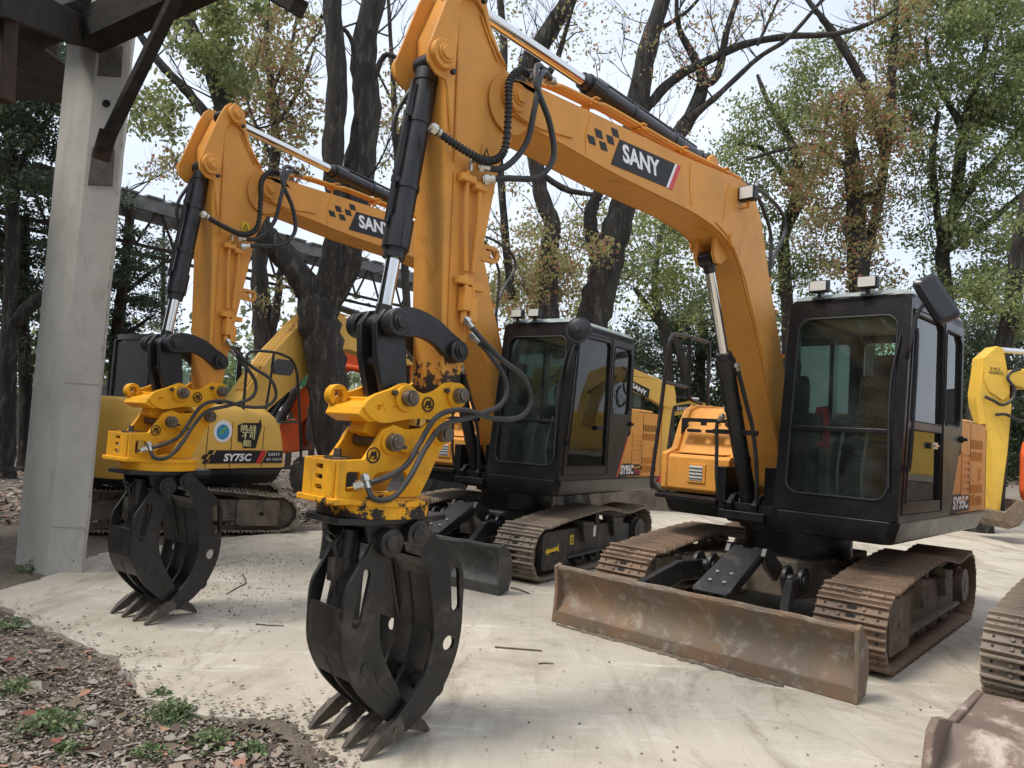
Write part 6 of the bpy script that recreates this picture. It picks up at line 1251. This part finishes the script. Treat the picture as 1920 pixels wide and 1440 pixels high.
tree('dark leaning tree with bare limbs rising behind the boom of the front excavator', 15.5,
     [[(1082, 720, 66), (1100, 640, 66), (1118, 570, 64), (1142, 480, 58), (1166, 390, 52), (1183, 300, 44), (1194, 200, 42), (1213, 95, 36), (1243, 0, 30), (1270, -90, 22)],
      [(1128, 510, 34), (1110, 440, 28), (1108, 395, 24), (1130, 340, 18), (1140, 260, 10)],
      [(1176, 360, 34), (1230, 295, 30), (1285, 235, 28), (1318, 160, 24), (1300, 105, 16), (1272, 50, 10), (1268, -20, 7)],
      [(1310, 165, 16), (1345, 140, 15), (1362, 60, 12), (1385, -10, 9)],
      [(1205, 210, 20), (1262, 150, 18), (1330, 112, 16), (1400, 82, 14), (1480, 68, 12), (1565, 64, 10), (1640, 40, 7), (1690, 10, 5)],
      [(1290, 225, 16), (1350, 175, 11), (1420, 110, 9), (1480, 70, 8), (1545, -5, 6)], [(1420, 85, 6), (1450, 20, 5), (1470, -30, 4)], [(1230, 60, 10), (1290, 20, 7), (1330, -30, 5)]],
     [(1150, 60, 80, 60, .14), (1260, 120, 70, 80, .16), (1330, 60, 80, 70, .14), (1180, 300, 60, 60, .22), (1260, 250, 60, 50, .2), (1450, 30, 80, 40, .12)], 'red', .075, 1.0, [2, .8, 1], twigs=46)
tree('tall dark tree with a crooked trunk left of the leaning tree', 14.8,
     [[(1042, 720, 40), (1030, 570, 36), (1030, 470, 34), (1036, 425, 32), (1016, 370, 30), (1004, 300, 30), (985, 215, 32), (985, 140, 36), (1012, 85, 36), (1060, 10, 32), (1085, -60, 26)],
      [(990, 190, 14), (1040, 120, 12), (1060, 60, 9), (1075, 10, 6)], [(960, 560, 16), (950, 470, 15), (941, 360, 14), (936, 250, 14), (945, 110, 15), (938, 0, 13), (935, -60, 10)], [(1020, 330, 12), (1060, 355, 12), (1110, 365, 9)]],
     [(960, 420, 45, 90, .25), (1000, 440, 50, 60, .35), (1060, 50, 50, 60, .14), (960, 60, 40, 60, .2), (1020, 520, 60, 50, .8), (1080, 480, 50, 50, .7), (970, 560, 40, 30, .8)], 'red', .08, 1.0, [2.4, .6, 2], twigs=22)
tree('russet leaved tree with upright trunk above the front cab', 16.5,
     [[(1618, 640, 42), (1612, 540, 40), (1606, 440, 36), (1600, 340, 30), (1592, 250, 22), (1580, 190, 12)],
      [(1612, 520, 20), (1640, 420, 17), (1655, 330, 16), (1668, 220, 17), (1674, 110, 15), (1682, 0, 12), (1690, -60, 9)],
      [(1660, 300, 14), (1630, 180, 16), (1592, 108, 16), (1562, 60, 14), (1530, 20, 10), (1500, -20, 7)], [(1600, 330, 12), (1540, 275, 10), (1470, 280, 7), (1400, 300, 5)], [(1600, 380, 10), (1660, 350, 8)]],
     [(1600, 260, 95, 85, .85), (1640, 200, 60, 40, .7), (1560, 360, 90, 70, .75), (1690, 270, 60, 60, .65), (1580, 450, 85, 60, .6), (1650, 400, 60, 60, .6), (1610, 520, 70, 40, .6), (1680, 60, 70, 90, .55)], 'red', .085, 1.05, [3, 1.0, 2], twigs=14)
tree('green leafy tree filling the sky left of the russet tree', 18.0,
     [[(1480, 720, 26), (1478, 600, 24), (1470, 450, 20), (1500, 330, 18), (1470, 240, 14), (1440, 190, 10), (1420, 140, 6)], [(1490, 360, 12), (1430, 280, 9), (1380, 270, 6)], [(1480, 430, 10), (1530, 320, 9), (1560, 180, 6)]],
     [(1540, 140, 75, 75, .85), (1440, 220, 70, 60, .75), (1400, 290, 60, 50, .75), (1470, 320, 70, 60, .7), (1430, 390, 60, 60, .7), (1500, 460, 60, 60, .65), (1470, 550, 70, 70, .7), (1500, 210, 50, 50, .5)], 'green', .09, 1.0, [2.4, 1.5, .9], 'bark2', twigs=8)
tree('broad green tree with forking limbs at the right edge', 17.2,
     [[(1778, 640, 30), (1772, 540, 26), (1768, 470, 24), (1790, 390, 22), (1800, 300, 20), (1812, 220, 16), (1840, 130, 12), (1852, 50, 8), (1856, -30, 6)],
      [(1800, 230, 14), (1770, 180, 12), (1745, 130, 9), (1735, 70, 7)], [(1770, 480, 16), (1760, 420, 14), (1748, 300, 12), (1760, 210, 8)], [(1788, 400, 12), (1840, 330, 12), (1900, 260, 9), (1940, 200, 7)], [(1775, 470, 14), (1850, 420, 12), (1920, 360, 9)]],
     [(1760, 60, 110, 90, .95), (1860, 90, 100, 110, .9), (1780, 200, 90, 80, .75), (1880, 260, 90, 90, .75), (1760, 320, 70, 70, .6), (1860, 400, 90, 70, .65), (1760, 440, 60, 60, .55), (1880, 500, 70, 60, .6), (1940, 150, 60, 200, .9), (1700, 150, 50, 70, .6), (1800, 520, 70, 40, .7)], 'green', .09, 1.1, [2.6, 1.2, .5], twigs=12)
tree('dark curved trunk leaning past the lemon yellow arm', 15.0,
     [[(1836, 760, 42), (1856, 700, 38), (1882, 640, 34), (1898, 570, 31), (1908, 480, 28), (1924, 390, 24), (1950, 250, 18), (1960, 100, 12)]],
     [(1900, 580, 70, 50, .8), (1860, 540, 50, 40, .8), (1920, 440, 50, 50, .5)], 'green', .085, 1.0, [2, 1, .6], twigs=4)
for lab, dep, st_, cr, ls, wt in (
    ('olive green trees low behind the second cab', 19.5, [[(1000, 760, 22), (1002, 640, 18), (1010, 520, 12), (1020, 440, 8)]], [(1000, 480, 70, 60, .7), (960, 560, 60, 60, .7), (1060, 540, 70, 60, .75), (1010, 620, 60, 40, .7), (1100, 430, 60, 60, .5)], 'red', [2, .3, 3]),
    ('pale green tree between the leaning tree and the front boom', 19.0, [[(1255, 780, 20), (1250, 640, 18), (1228, 540, 14), (1240, 440, 10), (1262, 380, 6)], [(1290, 720, 20), (1270, 650, 18), (1225, 590, 14), (1190, 540, 9)]], [(1230, 440, 65, 60, .75), (1280, 480, 60, 60, .7), (1210, 540, 60, 60, .8), (1280, 570, 60, 60, .8), (1180, 470, 50, 60, .6)], 'green', [1.5, 1.4, 1.6]),
    ('dark dense bush behind the handrail of the front excavator', 22.0, [[(1310, 780, 26), (1312, 700, 22), (1320, 600, 16)]], [(1230, 640, 60, 50, 1.5), (1300, 620, 60, 60, 1.5), (1370, 600, 60, 70, 1.4), (1250, 710, 70, 50, 1.8), (1330, 710, 70, 60, 1.8), (1410, 680, 60, 80, 1.6), (1300, 780, 100, 40, 1.8), (1420, 780, 60, 60, 1.8), (1190, 760, 60, 60, 1.6), (1160, 700, 50, 60, 1.5)], 'dark', None),
    ('dense dark shrubs behind the lemon yellow arm', 21.0, [[(1850, 860, 24), (1852, 760, 20), (1856, 660, 12)]], [(1820, 640, 50, 60, 1.2), (1870, 620, 60, 50, 1.1), (1930, 650, 60, 70, 1.3), (1840, 730, 60, 60, 1.7), (1910, 760, 60, 70, 1.8), (1880, 840, 80, 60, 1.9), (1820, 830, 50, 60, 1.8), (1960, 850, 60, 70, 1.8)], 'dark', None),
    ('mixed green undergrowth behind the front cab', 23.0, [[(1600, 860, 24), (1604, 740, 20), (1610, 640, 12)]], [(1560, 620, 80, 60, 1.2), (1660, 600, 80, 60, 1.1), (1740, 620, 70, 70, 1.1), (1560, 720, 90, 70, 1.5), (1680, 720, 90, 70, 1.5), (1640, 820, 130, 60, 1.7), (1500, 800, 70, 80, 1.6), (1770, 770, 60, 90, 1.6)], 'green', [2, 1, .3])):
    tree(lab, dep, st_, cr, ls, .10, 1.0, wt, 'bark2', twigs=2, spread=1.6)
# dark conifers at the left
tree('large dark evergreen behind the roof frame at top left', 14.0,
     [[(10, 850, 34), (14, 700, 30), (20, 560, 27), (24, 440, 24), (22, 320, 22), (16, 200, 18), (10, 80, 14), (0, -60, 9)], [(22, 610, 26), (60, 570, 26), (100, 545, 22), (150, 500, 14)], [(24, 330, 12), (80, 240, 10), (130, 150, 7)]],
     [(60, 160, 80, 80, 1.1), (40, 250, 70, 60, 1.2), (110, 230, 60, 80, .8), (90, 90, 60, 60, .7), (20, 90, 40, 80, 1.0), (80, 320, 80, 50, .7), (-40, 300, 60, 160, 1.2)], 'dark', .085, .8, [1.0, 1.2], twigs=6)
tree('dark drooping conifer left of the concrete pillar', 15.5,
     [[(45, 860, 24), (48, 700, 22), (40, 560, 19), (44, 470, 20), (50, 400, 12)], [(40, 620, 20), (-20, 640, 24)]],
     [(20, 430, 60, 60, 1.3), (70, 480, 60, 60, 1.3), (10, 540, 50, 60, 1.3), (80, 560, 50, 40, .9), (50, 640, 40, 30, .6), (110, 420, 50, 50, 1.1), (-30, 500, 50, 120, 1.4), (90, 680, 50, 50, .8), (140, 520, 60, 90, 1.2), (130, 650, 50, 60, .9)], 'dark', .08, .8, [1, 1.3], conifer=True, twigs=6)
tree('dark feathery conifer right of the concrete pillar', 16.5,
     [[(212, 800, 24), (216, 660, 22), (226, 560, 18), (238, 470, 13), (240, 400, 8), (238, 350, 4)], [(222, 560, 9), (270, 520, 8), (310, 490, 5)], [(218, 640, 9), (260, 610, 7), (290, 590, 4)]],
     [(236, 380, 14, 40, .9), (240, 450, 34, 40, 1.1), (275, 500, 40, 40, 1.0), (230, 540, 50, 50, 1.2), (300, 520, 30, 30, .7), (260, 590, 45, 40, 1.1), (215, 640, 50, 50, 1.2), (250, 680, 40, 40, .9), (190, 560, 50, 80, 1.2)], 'dark', .08, .9, [1, 1.2], conifer=True, twigs=8)
tree('small pointed conifer tip far behind the left boom', 26.0, [[(306, 700, 10), (306, 560, 9), (307, 450, 6), (308, 365, 3)]], [(307, 385, 6, 18, .9), (306, 430, 14, 24, 1.0), (305, 490, 20, 40, 1.1), (304, 570, 24, 50, 1.1)], 'dark', .11, 1.2, [1, 1], conifer=True)

# far wood: one mass of distant foliage
fp = []
for i in range(420):
    x = NR.uniform(-62, 60); y = NR.uniform(44, 66); h = 7.6 + 2.2 * math.sin(x * .33) + 1.5 * math.sin(x * .9 + 1) + NR.uniform(-.6, .8)
    n = 95; c = NR.normal(0, 1, (n, 3)) * np.array([1.7, 1.2, h * .28]) + np.array([x, y, h * .45]); fp.append(c[(c[:, 2] > 0) & (c[:, 2] < h + .5)])
tag(leaf_object('far_wood', np.concatenate(fp), -.2, .55, LEAF['far'], [2.4, 1]), kind='stuff')

# trees all round the yard behind the photographer, mirrored in the cab glass
fp = []
for i in range(330):
    t = R(NR.uniform(152, 345)); q = NR.uniform(15.5, 20); x = 1 + q * math.cos(t); y = 2 + q * math.sin(t); h = NR.uniform(5, 11)
    n = 230; c = NR.normal(0, 1, (n, 3)) * np.array([1.2, 1.2, 1.6]) + np.array([x, y, NR.uniform(1, h)]); fp.append(c[c[:, 2] > .1])
tag(leaf_object('wood_behind_the_yard', np.concatenate(fp), -.2, .135, LEAF['green'], [2, 1, .6]), kind='stuff')

# ------------------------------------------------------------------ litter, stones, weeds and twigs
def inside(poly, x, y):
    c = False; n = len(poly); j = n - 1
    for i in range(n):
        xi, yi = poly[i]; xj, yj = poly[j]
        if (yi > y) != (yj > y) and x < (xj - xi) * (y - yi) / (yj - yi) + xi: c = not c
        j = i
    return c
PADXY = [(v.x, v.y) for v in padA]
lp = []; sp = []
while len(lp) < 13000:
    px_ = rng.uniform(-80, 680); py_ = 1090 + 420 * rng.random() ** .75; w_ = at_z(px_, py_, -.02)
    inn = inside(PADXY, w_.x, w_.y)
    if inn:
        # litter thins out over the pad edge
        dmin = min((Vector((w_.x, w_.y, 0)) - q).length for q in PADL)
        if rng.random() > .55 * math.exp(-dmin / .10): continue
    lp.append((w_.x, w_.y, (.006 if inn else -.022) + rng.uniform(0, .014)))
tag(leaf_object('leaf_litter', lp, 0, .026, LEAF['litter'], [2.4, 2.0, 2.8, .12, 0, 4.0], flat=True, asp=.55), kind='stuff')
bl = []
for i in range(420):
    px_ = rng.uniform(-60, 640); py_ = rng.uniform(1150, 1460); w_ = at_z(px_, py_, -.02)
    if not inside(PADXY, w_.x, w_.y): bl.append((w_.x, w_.y, -.005))
tag(leaf_object('large_fallen_leaves', bl, 0, .075, LEAF['litter'], [2, 2, 1.4, .7, .08, 1.4], flat=True, asp=.6), kind='stuff')
dp = []
for i in range(1050):
    a = rng.random()
    if a < .62: px_, py_ = rng.gauss(450, 75), rng.gauss(1085, 45)
    elif a < .74: px_, py_ = rng.gauss(520, 40), rng.gauss(1052, 12)
    else: px_, py_ = rng.uniform(180, 1900), rng.uniform(1010, 1440)
    if py_ < 960: continue
    w_ = at_z(px_, py_); dp.append((w_.x, w_.y, .006))
tag(leaf_object('debris_specks', dp, 0, .017, LEAF['litter'], [1.4, .6, 4, .5, .25, .3], flat=True, asp=.7), kind='stuff')
fl = []
for i in range(6000):
    px_ = rng.uniform(-100, 700); py_ = rng.uniform(815, 985); w_ = at_z(px_, py_, -.03)
    if not inside(PADXY, w_.x, w_.y) and w_.y < 40: fl.append((w_.x, w_.y, -.015))
for i in range(1500):
    w_ = at_z(rng.uniform(1060, 1260), rng.uniform(900, 945), -.03); 
    if w_.y < 40: fl.append((w_.x, w_.y, .012))
tag(leaf_object('far_leaf_litter', fl, 0, .10, LEAF['litter'], [2, 2, 2, .6, .1, 3], flat=True, asp=.6), kind='stuff')
gv = MB(); gr_ = random.Random(4)
ico = [(0, 0, 1)] + [(math.cos(a) * .9, math.sin(a) * .9, .25) for a in [i * math.pi / 3 for i in range(6)]] + [(math.cos(a) * .85, math.sin(a) * .85, -.4) for a in [i * math.pi / 3 + .5 for i in range(6)]]
icf = [(0, i + 1, (i + 1) % 6 + 1) for i in range(6)] + [f for i in range(6) for f in ((i + 1, i + 7, (i + 1) % 6 + 1), ((i + 1) % 6 + 1, i + 7, (i + 1) % 6 + 7))]
def stone(m, p, r):
    a = gr_.uniform(0, 6.3); sx, sy, sz = r * gr_.uniform(.8, 1.4), r * gr_.uniform(.6, 1.1), r * gr_.uniform(.45, .8)
    m.add([(p[0] + (v[0] * math.cos(a) * sx - v[1] * math.sin(a) * sy) * gr_.uniform(.85, 1.15), p[1] + (v[0] * math.sin(a) * sx + v[1] * math.cos(a) * sy) * gr_.uniform(.85, 1.15), p[2] + v[2] * sz * gr_.uniform(.85, 1.1)) for v in ico], icf)
for i in range(1300):
    w_ = at_z(gr_.uniform(-60, 640), 1120 + 340 * gr_.random() ** .8, -.02)
    if not inside(PADXY, w_.x, w_.y): stone(gv, (w_.x, w_.y, -.026), gr_.uniform(.004, .013))
K['pebble'] = surf('grey pebble', (0.30, 0.28, 0.25), (0.18, 0.16, 0.14), 0.9, 9)
tag(gv.build('gravel', K['pebble']), kind='stuff')
for (px_, py_, r, lab) in ((172, 1366, .045, 'pale grey stone lying between the two left weed clumps'), (233, 1268, .040, 'flat grey stone at the edge of the concrete below the left grapple'), (252, 1285, .035, 'small grey stone half buried near the concrete edge'), (33, 1320, .030, 'small whitish stone near the left edge of the picture'), (603, 1422, .035, 'brown clod beside the concrete corner under the front grapple'), (620, 1426, .028, 'reddish clod next to the brown clod at the concrete corner')):
    w_ = at_z(px_, py_, 0 if px_ > 500 else -.025); m = MB(); stone(m, (0, 0, 0), r); o_ = m.build('stone', K['pebble'] if px_ < 500 else K['twig'], sharp=50); o_.location = (w_.x, w_.y, r * .25 + (0 if px_ > 500 else -.028)); tag(o_, lab, 'stone', 'loose stones')
for (px_, py_, rad, n, h, lab) in ((95, 1365, .17, 260, .10, 'broad leafy weed clump at lower left'), (320, 1350, .12, 260, .13, 'bushy green weed clump near the concrete edge'), (300, 1312, .07, 80, .08, 'small weed sprout right behind the bushy clump'), (395, 1398, .13, 180, .08, 'low spreading weed right of the bushy clump'), (472, 1412, .09, 110, .06, 'small weed closest to the bare soil by the concrete corner'), (285, 1418, .10, 110, .06, 'flat weed patch in front of the bushy clump'), (30, 1295, .12, 150, .07, 'weed patch at the left edge behind the broad leafy clump'), (15, 1180, .14, 130, .09, 'grassy tuft where the concrete meets the left edge'), (125, 1410, .09, 90, .05, 'tiny weed at the bottom left corner'), (60, 1070, .12, 120, .12, 'weeds growing at the foot of the pillar')):
    w_ = at_z(px_, py_, -.025); root = empty('weed', (w_.x, w_.y, -.028)); tag(root, lab, 'weed', 'weeds in the leaf litter')
    n = int(n * 1.5); c = NR.normal(0, 1, (n, 3)) * np.array([rad * .5, rad * .5, 0]); rr = np.hypot(c[:, 0], c[:, 1]); c[:, :2] *= 1.0; c[:, 2] = .85 * h * NR.uniform(.1, 1, n) * np.exp(-(rr / rad) ** 2)
    m = MB(); 
    for i in range(14): j = i * n // 14; m.tube([(c[j][0] * .3, c[j][1] * .3, 0), (c[j][0] * .7, c[j][1] * .7, c[j][2] * .7), tuple(c[j])], .0022, n=4, k=2)
    m.build('stems', LEAF['weed'][0], root); leaf_object('leaves', c, .15, .024, LEAF['weed'], [2, 1], root, asp=.6)
for pts, r, lab in (([(928, 1213), (965, 1216), (1016, 1220)], .007, 'dry stick on the concrete right of the front grapple'), ([(455, 1076), (461, 1092), (444, 1102), (424, 1114)], .006, 'crooked twig on the concrete right of the left grapple'), ([(480, 1170), (505, 1172), (532, 1173)], .005, 'short straight twig between the two grapples'), ([(958, 1102), (975, 1106), (992, 1113)], .010, 'thick stick in front of the second excavator track'), ([(1010, 1244), (1022, 1243), (1038, 1244)], .005, 'small twig in front of the rusty dozer blade'), ([(380, 1020), (395, 1021), (410, 1021)], .004, 'thin twig near the pale yellow excavator track'), ([(150, 1392), (200, 1398), (245, 1392)], .008, 'dead branch lying in the leaf litter at lower left'), ([(155, 1404), (205, 1408), (252, 1398)], .007, 'second dead branch just in front of the first one at lower left'), ([(195, 1424), (235, 1422), (262, 1420)], .006, 'short dead branch nearest the bottom edge in the litter')):
    z0 = .006 if pts[0][0] > 300 else -.012; q = [at_z(a, b, z0) for a, b in pts]; o0 = q[0].copy(); m = MB(); m.tube([p - o0 for p in q], [r, r * .9, r * .8][:len(q)] + [r * .6] * (len(q) - 3), n=6, k=4); o_ = m.build('twig', K['twig']); o_.location = o0; tag(o_, lab, 'twig', 'dry twigs on the ground')
